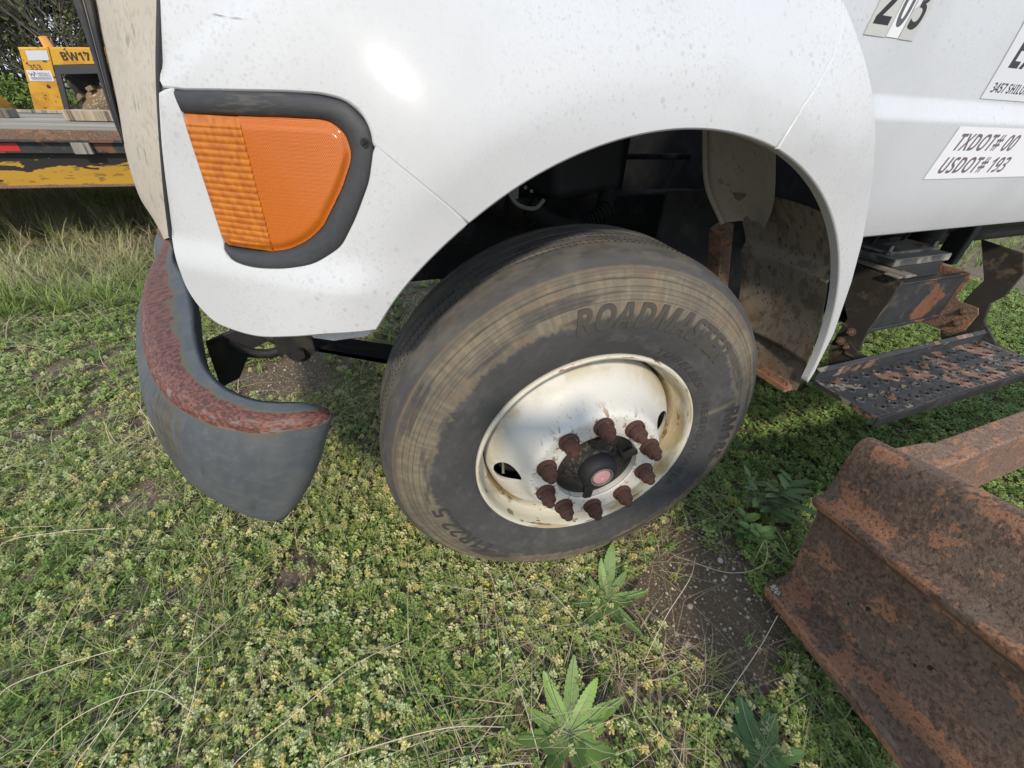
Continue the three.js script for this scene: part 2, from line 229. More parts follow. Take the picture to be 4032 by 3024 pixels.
const hoodCut = cut(HOOD, near(HOOD, -0.438, 1.208), near(HOOD, -0.654, 1.258) + 1), lowerCut = cut(LOWER, near(LOWER, -0.673, 1.064), near(LOWER, -0.442, 1.189) + 1);
const hoodPoly = [...hoodCut, [-0.64, 1.43], [-0.61, 1.50], [-0.58, 1.56], [-0.2, 1.60], [0.2, 1.62], [0.40, 1.63], [0.39, 1.52], ...HOODR.slice(0, -1)];
obj('hood', curved(hoodPoly, skin, 0, 0.025), M.paint, truck);
{ // hood crown, other flank of the hood
  const rows = []; for (let i = 0; i <= 20; i++) { const x = -0.6 + i * 0.052, r = [], z0 = skin(x, 1.59); for (const [a, y] of smoothLine([[0, 1.585], [0.1, 1.64], [0.3, 1.70], [0.65, 1.73], [1.1, 1.74], [1.55, 1.73], [1.9, 1.70], [2.1, 1.64], [2.2, 1.58], [2.31, 1.4], [2.34, 1.22], [2.34, 1.0]], 40)) r.push([x - 0.06 * Math.sin(Math.PI * clamp(a / 2.2)), y, z0 - a]); rows.push(r); }
  obj('hood_crown', gridGeo(rows, (a, b, p) => [p[0], p[1] + p[2]]), M.paint, truck);
}
obj('front_fender_panel', curved([...lowerCut.slice(0, near(lowerCut, -0.474, 0.955) + 1), ...smoothLine(lowerCut.slice(near(lowerCut, -0.512, 0.954), near(lowerCut, -0.756, 1.058) + 1), 60), ...lowerCut.slice(near(lowerCut, -0.756, 1.058) + 1)], skin, 0.0005, 0.022), M.paint, truck);
obj('rear_fender_panel', curved(REAR, skin, 0.0005, 0.022), M.paint, truck);
// corner lamp: black bezel, ribbed amber lens, amber reflector
{
  const N = 90, o = resample(smoothLine(BEZO, 160), N), i_ = resample(smoothLine([...LENS.slice(0, -1), LENS[LENS.length - 1]], 160), N), rows = [];
  const prof = [[0, -0.03], [0, -0.006], [0.06, -0.001], [0.2, 0.003], [0.5, 0.004], [0.8, 0.002], [0.95, -0.003], [1, -0.008], [1, -0.03]];
  for (const [t, dz] of prof) { const r = []; for (let k = 0; k < N; k++) { const x = o[k][0] + (i_[k][0] - o[k][0]) * t, y = o[k][1] + (i_[k][1] - o[k][1]) * t; r.push([x, y, skin(x, y) + dz]); } rows.push(r); }
  const bezelTex = colourTex(512, 256, (u, v) => { let c = mix3([0.030, 0.033, 0.037], [0.05, 0.053, 0.058], fbm(u, v, 60, 4, 903, 20)); return mix3(c, [0.15, 0.135, 0.105], 0.5 * ss(0.4, 0.85, fbm(u, v, 40, 4, 907, 24)) * ss(0.05, 0.13, u) * (1 - ss(0.2, 0.27, u))); });
  const lamp = obj('turn_signal', gridGeo(rows, (a, b) => [b, a]), std({ map: bezelTex, roughness: 0.5, bump: rep(T.fine, 6, 2), bs: 0.0003 }), truck);
  lamp.userData.label = 'amber corner lamp in a black plastic bezel';
  const split = (y) => -0.597 - 0.004 * (1.225 - y) / 0.163 + 0.0;
  const L = resample(smoothLine(LENS, 120), 100);
  const left = [], right = [];
  for (const q of L) { (q[0] < split(q[1]) ? left : right).push(q); }
  const top = [split(1.2302), 1.2302], bot = [split(1.0595), 1.0595];
  const iTop = left.findIndex((q) => q[1] < 1.2); // left list: top edge first, then bottom edge
  const lp = [...left.slice(0, iTop), top, bot, ...left.slice(iTop)];
  const rp = [top, ...right, bot];
  const rim = (x, y) => { let d = 9; for (const q of L) d = Math.min(d, Math.hypot(q[0] - x, q[1] - y)); return d; };
  const dome = (x, y) => skin(x, y) - 0.004 + 0.006 * ss(0, 0.012, Math.min(rim(x, y), x > -0.66 ? 9 : 9));
  const ribs = (x, y) => dome(x, y) + 0.001 * Math.abs(Math.sin((y + 0.0) * Math.PI / 0.0085)) * ss(0.006, 0.012, rim(x, y)) + 0.0006 * Math.abs(Math.sin(x * Math.PI / 0.0095)) * ss(-0.665, -0.61, x);
  const amber = (map, bump, bs) => std({ map, roughness: 0.34, clearcoat: 0.25, clearcoatRoughness: 0.08, bump, bs });
  const ribTex = colourTex(512, 512, (u, v) => { const k = vn(u * 60, v * 40, 60, 5, 40); let c = mix3([0.42, 0.105, 0.004], [0.60, 0.19, 0.008], k); const yy = v / 0.0118, xx = u / 0.0095; const d = Math.hypot((xx - Math.floor(xx) - 0.5), (yy - Math.floor(yy) - 0.5) * 1.2); return c; });
  const cellTex = colourTex(512, 512, (u, v) => { const a = u * 110, b = v * 190, r = Math.floor(b), s = a + (r & 1) * 0.5; const d = Math.hypot(s - Math.floor(s) - 0.5, (b - r - 0.5) * 0.8); return mix3([0.64, 0.165, 0.003], [0.44, 0.09, 0.002], ss(0.2, 0.55, d)); });
  const cellB0 = 0, cellB = greyTex(512, 512, (u, v) => { const a = u * 110, b = v * 190, r = Math.floor(b), s = a + (r & 1) * 0.5; const d = Math.hypot(s - Math.floor(s) - 0.5, (b - r - 0.5) * 0.8); return 1 - 1.6 * d; });
  const lrows = []; const yT = 1.2306, yB = 1.0592; for (let i = 0; i <= 240; i++) { const y = yB + (yT - yB) * i / 240, xl = -0.6715 + 0.003 * (y - yB) / (yT - yB) + 0.02 * Math.max(0, (1.068 - y) / 0.009) ** 2 * 0.3, xr = split(y), r = []; for (let j = 0; j <= 48; j++) { const x = xl + (xr - xl) * j / 48; r.push([x, y, ribs(x, y) - (i === 0 || i === 240 ? 0.01 : 0)]); } lrows.push(r); }
  const lg = gridGeo(lrows, (a, b, p) => [p[0], p[1]]), rg = curved(rp, dome, 0, 0.02, 0.006, 0.001);
  for (const g of [lg, rg]) { const uv = g.getAttribute('uv'); for (let i = 0; i < uv.count; i++) { uv.setXY(i, (uv.getX(i) + 0.7) / 0.28, (uv.getY(i) - 1.0) / 0.28); } }
  obj('lens', lg, amber(ribTex), lamp); obj('reflector', rg, amber(cellTex, cellB, 0.0008), lamp);
  // backing so nothing shows through
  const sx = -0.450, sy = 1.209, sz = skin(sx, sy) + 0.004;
  const scr = [cyl(0.0062, 0.0055, [sx, sy, sz - 0.004], [sx, sy, sz + 0.0016], 20)];
  const sm = obj('screw', scr, std({ c: [0.06, 0.065, 0.07], roughness: 0.4, metalness: 0.5 }), lamp);
  obj('dark_slot_bars', [box(0.0075, 0.0016, 0.001, sx, sy, sz + 0.0019, 0.0002, 0, 0, 0.5), box(0.0016, 0.0075, 0.001, sx, sy, sz + 0.0018, 0.0002, 0, 0, 0.5)], M.dark, lamp);  // near-black bars stand in for the shade inside the cross slot
}
// beige, dust-coated grille surround and the black grille strip
{
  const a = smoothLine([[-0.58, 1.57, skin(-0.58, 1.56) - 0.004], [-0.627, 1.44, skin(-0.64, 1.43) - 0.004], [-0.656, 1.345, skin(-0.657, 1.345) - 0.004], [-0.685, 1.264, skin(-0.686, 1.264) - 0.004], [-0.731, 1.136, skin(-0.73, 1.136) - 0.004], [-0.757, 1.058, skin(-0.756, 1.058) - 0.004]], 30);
  const b = smoothLine([[-0.745, 1.60, -0.33], [-0.762, 1.45, -0.33], [-0.776, 1.358, -0.33], [-0.785, 1.319, -0.33], [-0.804, 1.226, -0.33], [-0.818, 1.17, -0.33], [-0.826, 1.119, -0.33], [-0.827, 1.083, -0.33], [-0.815, 1.045, -0.325], [-0.783, 1.033, -0.26]], 30);
  const rows = []; const Nc = 12;
  for (let k = 0; k <= 30; k++) { const r = []; for (let j = 0; j <= Nc; j++) { const t = j / Nc; const bulge = 0.012 * Math.sin(Math.PI * t); r.push([a[k][0] + (b[k][0] - a[k][0]) * t - bulge, a[k][1] + (b[k][1] - a[k][1]) * t, a[k][2] + (b[k][2] - a[k][2]) * t + bulge * 0.4]); } const e = r[Nc]; r.push([e[0] + 0.004, e[1], e[2] - 0.015], [e[0] + 0.02, e[1], e[2] - 0.06]); r.unshift([a[k][0] + 0.006, a[k][1], a[k][2] - 0.012]); rows.push(r); }
  obj('grille_surround', gridGeo(rows, (u, v, p) => [p[2] * 1.2 + p[0], p[1]]), M.beige, truck);
  obj('grille_gap_shade', tube(a.map((p) => [p[0] - 0.0035, p[1], p[2] + 0.001]), 0.0032, 60, 6), M.plastic, truck);  // black tube standing in for the shade of the gap along the crease
  // strip: two ribs
  const L = smoothLine([[-0.784, 1.60, -0.345], [-0.797, 1.45, -0.345], [-0.806, 1.355, -0.345], [-0.809, 1.317, -0.345], [-0.818, 1.239, -0.345], [-0.821, 1.191, -0.345], [-0.819, 1.178, -0.345]], 24), R = smoothLine([[-0.750, 1.60, -0.325], [-0.766, 1.45, -0.325], [-0.777, 1.358, -0.325], [-0.786, 1.319, -0.325], [-0.804, 1.226, -0.325], [-0.811, 1.186, -0.325], [-0.816, 1.176, -0.325]], 24);
  const strip = (t0, t1, off) => { const rr = []; for (let k = 0; k <= 24; k++) { const r = []; for (const [t, o] of [[t0, -0.006], [t0, off], [(t0 + t1) / 2, off + 0.002], [t1, off], [t1, -0.006]]) { r.push([R[k][0] + (L[k][0] - R[k][0]) * t - o * 0.8 * 0, R[k][1] + (L[k][1] - R[k][1]) * t, R[k][2] + (L[k][2] - R[k][2]) * t + o]); } rr.push(r); } return gridGeo(rr, (u, v, p) => [p[0], p[1]]); };
  obj('grille_trim', [strip(0, 0.42, 0.004), strip(0.5, 1, 0.005)], std({ map: T.blackClean, c: [1.4, 1.4, 1.5], roughness: 0.7 }), truck);
  obj('grille_trim_bead', [strip(0.42, 0.5, 0.0045)], std({ c: [0.3, 0.29, 0.27], roughness: 0.6 }), truck);
  // grille face across the nose
  const fr = []; for (let k = 0; k <= 10; k++) { const y = 1.0 + k * 0.06, r = []; for (let j = 0; j <= 16; j++) { const z = -0.36 - j * 0.1, c = Math.sin((j / 16) * Math.PI); r.push([-0.80 + (y - 1.0) * 0.06 - 0.1 * c, y, z]); } fr.push(r); }
  obj('grille', gridGeo(fr), M.blackClean, truck);
}
// ---- bumper: swept channel of dark steel, rusted along its upper edge
{
  const top = [[-1.22, 0.79, -2.3], [-1.25, 0.795, -1.9], [-1.22, 0.795, -1.5], [-1.125, 0.795, -1.207], [-1.098, 0.795, -0.941], [-1.060, 0.795, -0.732], [-1.010, 0.795, -0.532], [-0.960, 0.795, -0.372], [-0.907, 0.795, -0.239], [-0.833, 0.795, -0.116], [-0.760, 0.795, -0.040], [-0.690, 0.795, 0.002], [-0.640, 0.795, 0.012], [-0.605, 0.793, 0.010], [-0.586, 0.788, 0.0], [-0.578, 0.78, -0.018], [-0.580, 0.775, -0.036]];
  const inn = [[-1.10, 0.80, -2.3], [-1.13, 0.80, -1.9], [-1.12, 0.80, -1.5], [-1.072, 0.80, -1.177], [-1.023, 0.80, -0.953], [-0.96, 0.80, -0.795], [-0.892, 0.80, -0.573], [-0.846, 0.80, -0.373], [-0.800, 0.80, -0.215], [-0.753, 0.80, -0.124], [-0.700, 0.80, -0.068], [-0.660, 0.80, -0.046], [-0.635, 0.798, -0.040], [-0.622, 0.794, -0.040], [-0.615, 0.788, -0.043], [-0.612, 0.782, -0.047]];
  const bot = [[-1.26, 0.525, -2.3], [-1.29, 0.525, -1.9], [-1.27, 0.525, -1.5], [-1.205, 0.525, -1.2], [-1.165, 0.525, -0.92], [-1.125, 0.525, -0.70], [-1.06, 0.525, -0.49], [-1.005, 0.525, -0.345], [-0.950, 0.525, -0.236], [-0.898, 0.525, -0.159], [-0.845, 0.525, -0.098], [-0.795, 0.525, -0.050], [-0.755, 0.525, -0.022], [-0.724, 0.527, -0.010], [-0.705, 0.532, -0.016], [-0.696, 0.54, -0.030], [-0.696, 0.548, -0.046]];
  const n = 161, A = smoothLine(top, 160), B = smoothLine(inn, 160), Cc = smoothLine(bot, 160), rows = [];
  const lerp = (a, b, t) => a.map((v, k) => v + (b[k] - v) * t);
  for (let k = 0; k < n; k++) {
    const o = A[k], i_ = B[k], b = Cc[k]; const nx = o[0] - i_[0], nz = o[2] - i_[2], l = Math.hypot(nx, nz), ex = nx / l, ez = nz / l;
    const r = [];
    r.push(i_.map((v, q) => (q === 1 ? v - 0.03 : v)));                       // inner lip down
    r.push(lerp(i_, o, 0.02));
    for (const t of [0.15, 0.35, 0.55]) r.push(lerp(i_, o, t));
    for (let a = 0; a <= 6; a++) { const q = a / 6 * Math.PI / 2, R = 0.035, rr = Math.min(R, l * 0.42); r.push([o[0] - ex * rr + ex * rr * Math.sin(q), o[1] - rr + rr * Math.cos(q), o[2] - ez * rr + ez * rr * Math.sin(q)]); }
    for (const t of [0.25, 0.4, 0.55, 0.7, 0.82, 0.9]) { const p = lerp(o, b, t), bu = 0.018 * Math.sin(Math.PI * t); r.push([p[0] + ex * bu, p[1], p[2] + ez * bu]); }
    r.push([b[0] + ex * 0.002, b[1] + 0.012, b[2] + ez * 0.002], [b[0] - ex * 0.004, b[1] + 0.002, b[2] - ez * 0.004], [b[0] - ex * 0.02, b[1], b[2] - ez * 0.02], [b[0] - ex * 0.06, b[1] + 0.002, b[2] - ez * 0.06]);
    rows.push(r);
  }
  const arc = [0]; for (let k = 1; k < n; k++) arc.push(arc[k - 1] + Math.hypot(A[k][0] - A[k - 1][0], A[k][2] - A[k - 1][2]));
  const bt = colourTex(1792, 448, (u, v) => { // u along the bumper (far end 0, near end 1), v across: top shelf, round edge, face
    const f = fbm(u, v, 40, 5, 1001, 10), g = fbm(u, v, 160, 4, 1007, 50), lo = fbm(u, v, 9, 4, 1011, 2);
    let c = mix3([0.072, 0.085, 0.098], [0.105, 0.118, 0.130], g); c = mix3(c, [0.15, 0.16, 0.155], 0.4 * ss(0.5, 0.8, f)); c = mix3(c, [0.17, 0.165, 0.14], 0.25 * ss(0.6, 0.75, fbm(u, v, 160, 3, 1003, 90)));
    c = mix3(c, [0.045, 0.052, 0.062], 0.7 * ss(0.55, 0.8, fbm(u, v, 60, 4, 1021, 3)) * ss(0.5, 0.6, v));
    const w0 = 0.155 - 0.02 * ss(0.6, 0.5, u) - 0.05 * (lo - 0.5) + 0.10 * ss(0.92, 1.0, u), w1 = 0.50 + 0.05 * (lo - 0.5);
    const dIn = Math.min(v - w0 + 0.06 * (f - 0.5), w1 - v + 0.04 * (f - 0.5));
    const halo = ss(-0.035, 0.0, dIn), rs = ss(-0.003, 0.006, dIn);
    c = mix3(c, [0.13, 0.115, 0.06], 0.75 * halo); c = mix3(c, mix3([0.075, 0.03, 0.024], [0.21, 0.082, 0.055], ss(0.25, 0.75, fbm(u, v, 480, 2, 1009, 60))), rs);
    c = mix3(c, [0.22, 0.20, 0.20], rs * 0.7 * ss(0.6, 0.72, fbm(u, v, 130, 3, 1031, 20)) * ss(0.3, 0.4, v));
    // scrape on the curve of the face
    const sd = ss(0.81, 0.825, u) * (1 - ss(0.862, 0.885, u)) * ss(0.5, 0.54, v) * (1 - ss(0.80, 0.9, v)); const st = fbm(u, v, 30, 4, 1041, 24 * 2);
    c = mix3(c, mix3([0.035, 0.036, 0.036], [0.13, 0.12, 0.08], st), sd * ss(0.42, 0.55, fbm(u - v * 0.06, v, 200, 2, 1043, 4)));
    const low = ss(0.88, 0.93, v + 0.1 * (f - 0.5)); c = mix3(c, [0.15, 0.07, 0.045], low * ss(0.45, 0.6, f) * 0.8);
    c = mix3(c, [0.16, 0.07, 0.04], ss(0.70, 0.71, u) * (1 - ss(0.735, 0.745, u)) * ss(0.68, 0.76, v + 0.2 * (f - 0.5)) * ss(0.4, 0.5, f));
    return c;
  });
  obj('bumper', gridGeo(rows, (a, b) => [0.0005 + 0.999 * arc[Math.round(a * (n - 1))] / arc[n - 1], 0.001 + 0.998 * b]), std({ map: bt, roughness: 0.55, bump: rep(T.mid, 6, 1.5), bs: 0.0008 }), truck);
  obj('bumper_bracket', [plate([[-0.88, 0.60], [-0.87, 0.735], [-0.72, 0.79], [-0.66, 0.78], [-0.68, 0.74], [-0.78, 0.70], [-0.83, 0.62]], 'z', -0.47, 0.016, 0.003), box(0.05, 0.14, 0.10, -0.93, 0.68, -0.44, 0.006, 0.3)], M.blackClean, truck);
}
// ---- door with its stickers, cab
{
  const rows = []; for (const y of [1.004, 1.006, 1.012, 1.02, 1.035, 1.05, 1.065, 1.08, 1.10, 1.12, 1.15, 1.2, 1.25, ...Array.from({ length: 16 }, (_, k) => 1.253 + k * 0.0033), 1.31, 1.36, 1.42, 1.5, 1.6, 1.75, 1.95]) { const r = []; const xs = Math.max(0.36, 0.565 - Math.max(0, y - 1.03) * 0.56); for (let j = 0; j <= 60; j++) { const x = xs + j * (2.31 - xs) / 60; r.push([x, y + (y < 1.01 ? 0.004 * (x - 0.3) : 0), doorSkin(x, y) - (y < 1.005 ? 0.03 : 0)]); } rows.push(r); }
  const door = obj('door', gridGeo(rows, (a, b, p) => [p[0], p[1]]), M.door, truck);
  obj('cab_shell', [box(1.35, 0.9, 2.1, 1.62, 1.50, -1.2, 0.05), box(1.6, 0.6, 2.0, 1.45, 2.2, -1.2, 0.1)], M.door, truck);
  obj('cab_floor', box(1.4, 0.05, 2.1, 1.6, 1.04, -1.16, 0.01), M.blackClean, truck);
  const canv = (w, h, draw) => { const c = document.createElement('canvas'); c.width = w; c.height = h; const x = c.getContext('2d'); draw(x, w, h); const t = new THREE.CanvasTexture(c); t.colorSpace = THREE.SRGBColorSpace; t.magFilter = THREE.LinearFilter; return t; };
  const sheet = (name, x0, x1, y0, y1, tex, off, lean = 0) => { const rows = []; for (let i = 0; i <= 16; i++) { const y = y0 + (y1 - y0) * i / 16, r = []; for (let j = 0; j <= 16; j++) { const x = x0 + (x1 - x0) * j / 16 + lean * (y - y0); r.push([x, y, doorSkin(x, y) + off]); } rows.push(r); } return obj(name, gridGeo(rows, (a, b) => [b, a]), std({ map: tex, roughness: 0.5 }), door); };
  const grain = (x, w, h, n, col, seed) => { const r = rng(seed); x.fillStyle = col; for (let i = 0; i < n; i++) x.fillRect(r() * w, r() * h, 1 + r() * 2, 1 + r() * 2); };
  sheet('company_decal', 0.921, 1.42, 1.304, 1.56, canv(1024, 524, (x, w, h) => { x.fillStyle = '#d9dce0'; x.fillRect(0, 0, w, h); x.fillStyle = '#26262c'; x.font = 'bold 205px sans-serif'; x.save(); x.translate(52, 405); x.transform(0.9, 0, -0.1, 1, 0, 0); x.fillText('EX', 0, 0); x.restore(); x.fillStyle = '#2c2a3c'; x.font = 'bold 52px sans-serif'; x.save(); x.translate(40, 498); x.transform(1, 0, -0.12, 1, 0, 0); x.fillText('3457 SHILOH', 0, 0); x.restore(); grain(x, w, h, 500, 'rgba(150,150,150,0.3)', 3); }), 0.0015, 0.09);
  sheet('dot_number_decal', 0.815, 1.45, 1.142, 1.250, canv(1536, 262, (x, w, h) => { x.fillStyle = '#eceef2'; x.fillRect(0, 0, w, h); x.fillStyle = '#6d6069'; x.font = 'bold 116px sans-serif'; for (const [s, y] of [['TXDOT# 00', 116], ['USDOT# 193', 232]]) { x.save(); x.translate(y < 200 ? 62 : 70, y); x.transform(1.02, 0, -0.14, 1, 0, 0); x.fillText(s, 0, 0); x.restore(); } grain(x, w, h, 300, 'rgba(236,238,242,0.9)', 5); }), 0.0015, 0.27);
  const chars = [['2', 0.457, 0.517, '#c3c5c0', '#1b1b1e', 0], ['0', 0.519, 0.554, '#e6e8ea', '#55585c', 0.001], ['3', 0.556, 0.600, '#bfc1bd', '#1d1d20', 0]];
  for (const [ch, a, b, bg, fg, dy] of chars) { const t = sheet('number_tag', a, b, 1.384 + dy, 1.50, canv(256, 512, (x, w, h) => { x.fillStyle = bg; x.fillRect(0, 0, w, h); x.fillStyle = fg; x.font = 'bold 440px sans-serif'; x.save(); x.translate(w / 2, 440); x.scale(ch === '0' ? 0.95 : 0.86, 1); x.textAlign = 'center'; x.fillText(ch, 0, 0); x.restore(); grain(x, w, h, 300, 'rgba(90,90,80,0.25)', 7); if (ch === '3') { x.strokeStyle = 'rgba(120,90,70,0.7)'; x.lineWidth = 3; x.beginPath(); x.moveTo(20, 330); x.lineTo(90, 270); x.lineTo(60, 200); x.lineTo(110, 120); x.stroke(); x.fillStyle = '#d8dade'; x.beginPath(); x.moveTo(10, 320); x.lineTo(70, 290); x.lineTo(50, 200); x.lineTo(0, 210); x.fill(); } }), 0.0012, 0.24); t.userData.label = ch === '0' ? 'white number tag with a faded grey 0' : 'grey number tag with a black ' + ch; }
}
// ---- wheel
const wheel = new THREE.Group(); wheel.name = 'wheel'; wheel.position.set(0, 0.505, 0); wheel.rotation.y = -0.11155; truck.add(wheel);
wheel.userData.label = 'white ten-stud disc wheel with dusty black tyre';
{
  // section of the tyre: [radius, offset]
  let prof = smoothLine([[0.286, -0.022], [0.294, -0.012], [0.305, -0.003], [0.325, 0.007], [0.355, 0.0145], [0.39, 0.018], [0.415, 0.017], [0.44, 0.010], [0.465, -0.002], [0.485, -0.013], [0.500, -0.023]], 70);
  prof = prof.map(([r, o]) => [r, o + 0.0026 * Math.exp(-(((r - 0.447) / 0.0016) ** 2)) + 0.003 * Math.exp(-(((r - 0.462) / 0.003) ** 2)) - 0.0038 * Math.exp(-(((r - 0.472) / 0.003) ** 2)) + 0.0016 * Math.exp(-(((r - 0.434) / 0.0015) ** 2)) + 0.0034 * Math.exp(-(((r - 0.488) / 0.003) ** 2)) + 0.0012 * Math.exp(-(((r - 0.312) / 0.002) ** 2))]);
  prof.push([0.5065, -0.0285], [0.512, -0.0355], [0.5165, -0.0445], [0.5195, -0.055]);
  const gw = (o) => { prof.push([0.5245, o + 0.0055], [0.524, o + 0.0032], [0.517, o + 0.0018], [0.5165, o], [0.517, o - 0.0018], [0.524, o - 0.0032], [0.5245, o - 0.0055]); };
  prof.push([0.5215, -0.066], [0.5233, -0.078]); for (const o of [-0.092, -0.132, -0.172, -0.214]) gw(o); prof.push([0.522, -0.238], [0.518, -0.252], [0.508, -0.268], [0.48, -0.285], [0.44, -0.305], [0.39, -0.315], [0.34, -0.308], [0.30, -0.295], [0.286, -0.28]);
  const NA = 220, rows = []; const rr = rng(5);
  const len = [0]; for (let i = 1; i < prof.length; i++) len.push(len[i - 1] + Math.hypot(prof[i][0] - prof[i - 1][0], prof[i][1] - prof[i - 1][1])); const LT = len[len.length - 1];
  for (let i = 0; i <= NA; i++) { const a = i / NA * Math.PI * 2, c = Math.cos(a), s = Math.sin(a); rows.push(prof.map(([r, o]) => { let y = r * s, oo = o; if (y < -0.42) oo += (o > -0.15 ? 1 : -1) * 0.016 * ss(-0.42, -0.5, y) * ss(0.5, 0.44, Math.abs(r)); if (y < -0.5) y = -0.5 - (y + 0.5) * 0.1; return [r * c, y, oo]; })); }
  const vr = (r) => { for (let i = 0; i < 71; i++) if (prof[i][0] >= r) return len[i] / LT; return 0; };
  const v1 = vr(0.30), v2 = vr(0.405), v3 = vr(0.43), v4 = vr(0.492), v5 = len[74] / LT;
  const lines = [0.4355, 0.4495, 0.4585, 0.4735].map(vr);
  const tt = colourTex(1536, 768, (u, v) => {
    const g = fbm(u, v, 200, 3, 1101, 90), f = fbm(u, v, 24, 5, 1107, 10), str = fbm(u, v, 190, 2, 1113, 12), ang = u * 360;
    let c = mix3([0.055, 0.057, 0.062], [0.098, 0.098, 0.098], f); c = mix3(c, [0.13, 0.127, 0.12], 0.5 * ss(0.5, 0.75, fbm(u, v, 60, 4, 1119, 30)));
    // dried mud on the outer sidewall, brushed in radial streaks
    const st2 = fbm(u, v, 380, 2, 1114, 10), inner = v3 - 0.035 + 0.03 * (fbm(u, v, 12, 4, 1115, 4) - 0.5) + 0.02 * (st2 - 0.5) + 0.02 * (str - 0.5);
    const mud = ss(inner - 0.004, inner + 0.012, v) * (1 - ss(v4 - 0.02, v4 + 0.008, v + 0.02 * (f - 0.5)));
    c = mix3(c, mix3([0.205, 0.175, 0.125], [0.26, 0.222, 0.155], ss(0.3, 0.7, st2)), mud * (0.6 + 0.35 * ss(0.3, 0.6, f)));
    c = mix3(c, [0.27, 0.165, 0.09], mud * 0.3 * ss(0.58, 0.74, fbm(u, v, 60, 4, 1131, 16)));
    c = mix3(c, [0.032, 0.036, 0.043], mud * 0.65 * ss(0.55, 0.7, fbm(u, v, 14, 4, 1137, 26)));
    for (const rr2 of lines) c = mix3(c, [0.035, 0.035, 0.035], 0.75 * Math.exp(-(((v - rr2) / 0.0011) ** 2)));
    // tread and shoulder: worn grey
    const tr = ss(v4, v5, v); c = mix3(c, mix3([0.085, 0.082, 0.075], [0.15, 0.142, 0.125], ss(0.3, 0.7, fbm(u, v, 90, 4, 1143, 40))), tr * 0.85);
    c = mix3(c, [0.18, 0.15, 0.10], 0.35 * tr * ss(0.5, 0.7, fbm(u, v, 50, 4, 1149, 26)));
    c = mix3(c, [0.20, 0.155, 0.095], 0.85 * Math.exp(-(((v - v4) / 0.004) ** 2)));
    // pale scuff and crazing on the lower right wall
    c = mix3(c, [0.25, 0.22, 0.15], 0.7 * ss(v1 + 0.03, v1 + 0.05, v) * (1 - ss(v2, v2 + 0.01, v)) * Math.exp(-(((ang - 14 - 30 * (v - v1)) / 1.1) ** 2)) * ss(0.3, 0.5, f));
    return mix3(c, [0.02, 0.02, 0.02], 0.3 * g);
  });
  const tb = greyTex(1024, 512, (u, v) => 0.6 * fbm(u, v, 200, 3, 1161, 90) + 0.4 * fbm(u, v, 60, 4, 1163, 24));
  const tyre = obj('tyre', gridGeo(rows, (a, b) => { const k = Math.round(b * (prof.length - 1)); return [a, len[k] / LT]; }), std({ map: tt, roughness: 0.78, bump: tb, bs: 0.0012 }), wheel);
  // sipes: short cuts along the groove edges
  const sip = []; for (let i = 0; i < 230; i++) { const a = i / 230 * Math.PI * 2; for (const o of [-0.0855, -0.0985, -0.1255, -0.1385]) { const g = new THREE.BoxGeometry(0.0009, 0.0015, 0.006); g.rotateZ(a); const q = a + Math.PI / 2; g.translate(0, 0, o); const m = new THREE.Matrix4().makeTranslation(Math.cos(q) * 0.5248, Math.sin(q) * 0.5248, 0); g.applyMatrix4(m); if (Math.sin(q) * 0.5248 > -0.49) sip.push(g.toNonIndexed()); } }
  const sipes = obj('sipes', sip, std({ c: [0.008, 0.008, 0.008], roughness: 1 }), wheel); sipes.userData.kind = 'stuff';
  // raised lettering
  const offAt = (r) => { for (let i = 1; i < 71; i++) if (prof[i][0] >= r) { const t = (r - prof[i - 1][0]) / (prof[i][0] - prof[i - 1][0] || 1); return prof[i - 1][1] + (prof[i][1] - prof[i - 1][1]) * t; } return 0; };
  function lettering(text, r0, h, a0, a1, shear, depth, mat, upside) {
    const list = []; let pen = 0; const W = []; for (const ch of text) { const gl = font.data.glyphs[ch]; W.push(gl.ha / font.data.resolution); } const tot = W.reduce((a, b) => a + b, 0);
    [...text].forEach((ch, i) => {
      let g = new TextGeometry(ch, { font, size: 1, depth: 0.02, curveSegments: 5, bevelEnabled: false }); g = g.index ? g.toNonIndexed() : g; g = new TessellateModifier(0.16, 5).modify(g);
      const p = g.getAttribute('position');
      for (let k = 0; k < p.count; k++) { let x = p.getX(k), y = p.getY(k); const z = p.getZ(k); x += shear * y; const a = THREE.MathUtils.degToRad(a0 + (a1 - a0) * (pen + x) / tot), r = r0 + y * h / 0.73; p.setXYZ(k, r * Math.cos(a), r * Math.sin(a), offAt(r) + (z > 0.01 ? depth : -0.001)); }
      pen += W[i]; g.computeVertexNormals(); list.push(g);
    });
    return obj('lettering', list, mat, wheel);
  }
  const lm = std({ c: [0.075, 0.07, 0.06], roughness: 0.8 }), lm2 = std({ c: [0.05, 0.05, 0.05], roughness: 0.85 });
  lettering('ROADMASTER', 0.377, 0.041, 105, 43, 0.22, 0.0022, lm); lettering('TUBELESS', 0.317, 0.013, 70, 34, 0.2, 0.0008, lm2); lettering('REGROOVABLE', 0.321, 0.012, 24, -33, 0, 0.0008, lm2);
  lettering('RM185', 0.388, 0.03, 16, -12, 0.1, 0.0014, lm2); lettering('11R22.5', 0.388, 0.03, 231, 193, 0.1, 0.0014, lm2);

  // rim and disc
  const rp = smoothLine([[0.2945, -0.03], [0.2985, -0.012], [0.3005, -0.002], [0.2985, 0.0035], [0.2945, 0.0045], [0.290, 0.0015], [0.2868, -0.008], [0.2845, -0.03], [0.279, -0.045], [0.272, -0.055], [0.268, -0.08], [0.266, -0.13]], 60);
  const lathe = (pr, n = 128) => { const R = []; for (let i = 0; i <= n; i++) { const a = i / n * Math.PI * 2; R.push(pr.map(([r, o]) => [r * Math.cos(a), r * Math.sin(a), o])); } return R; };
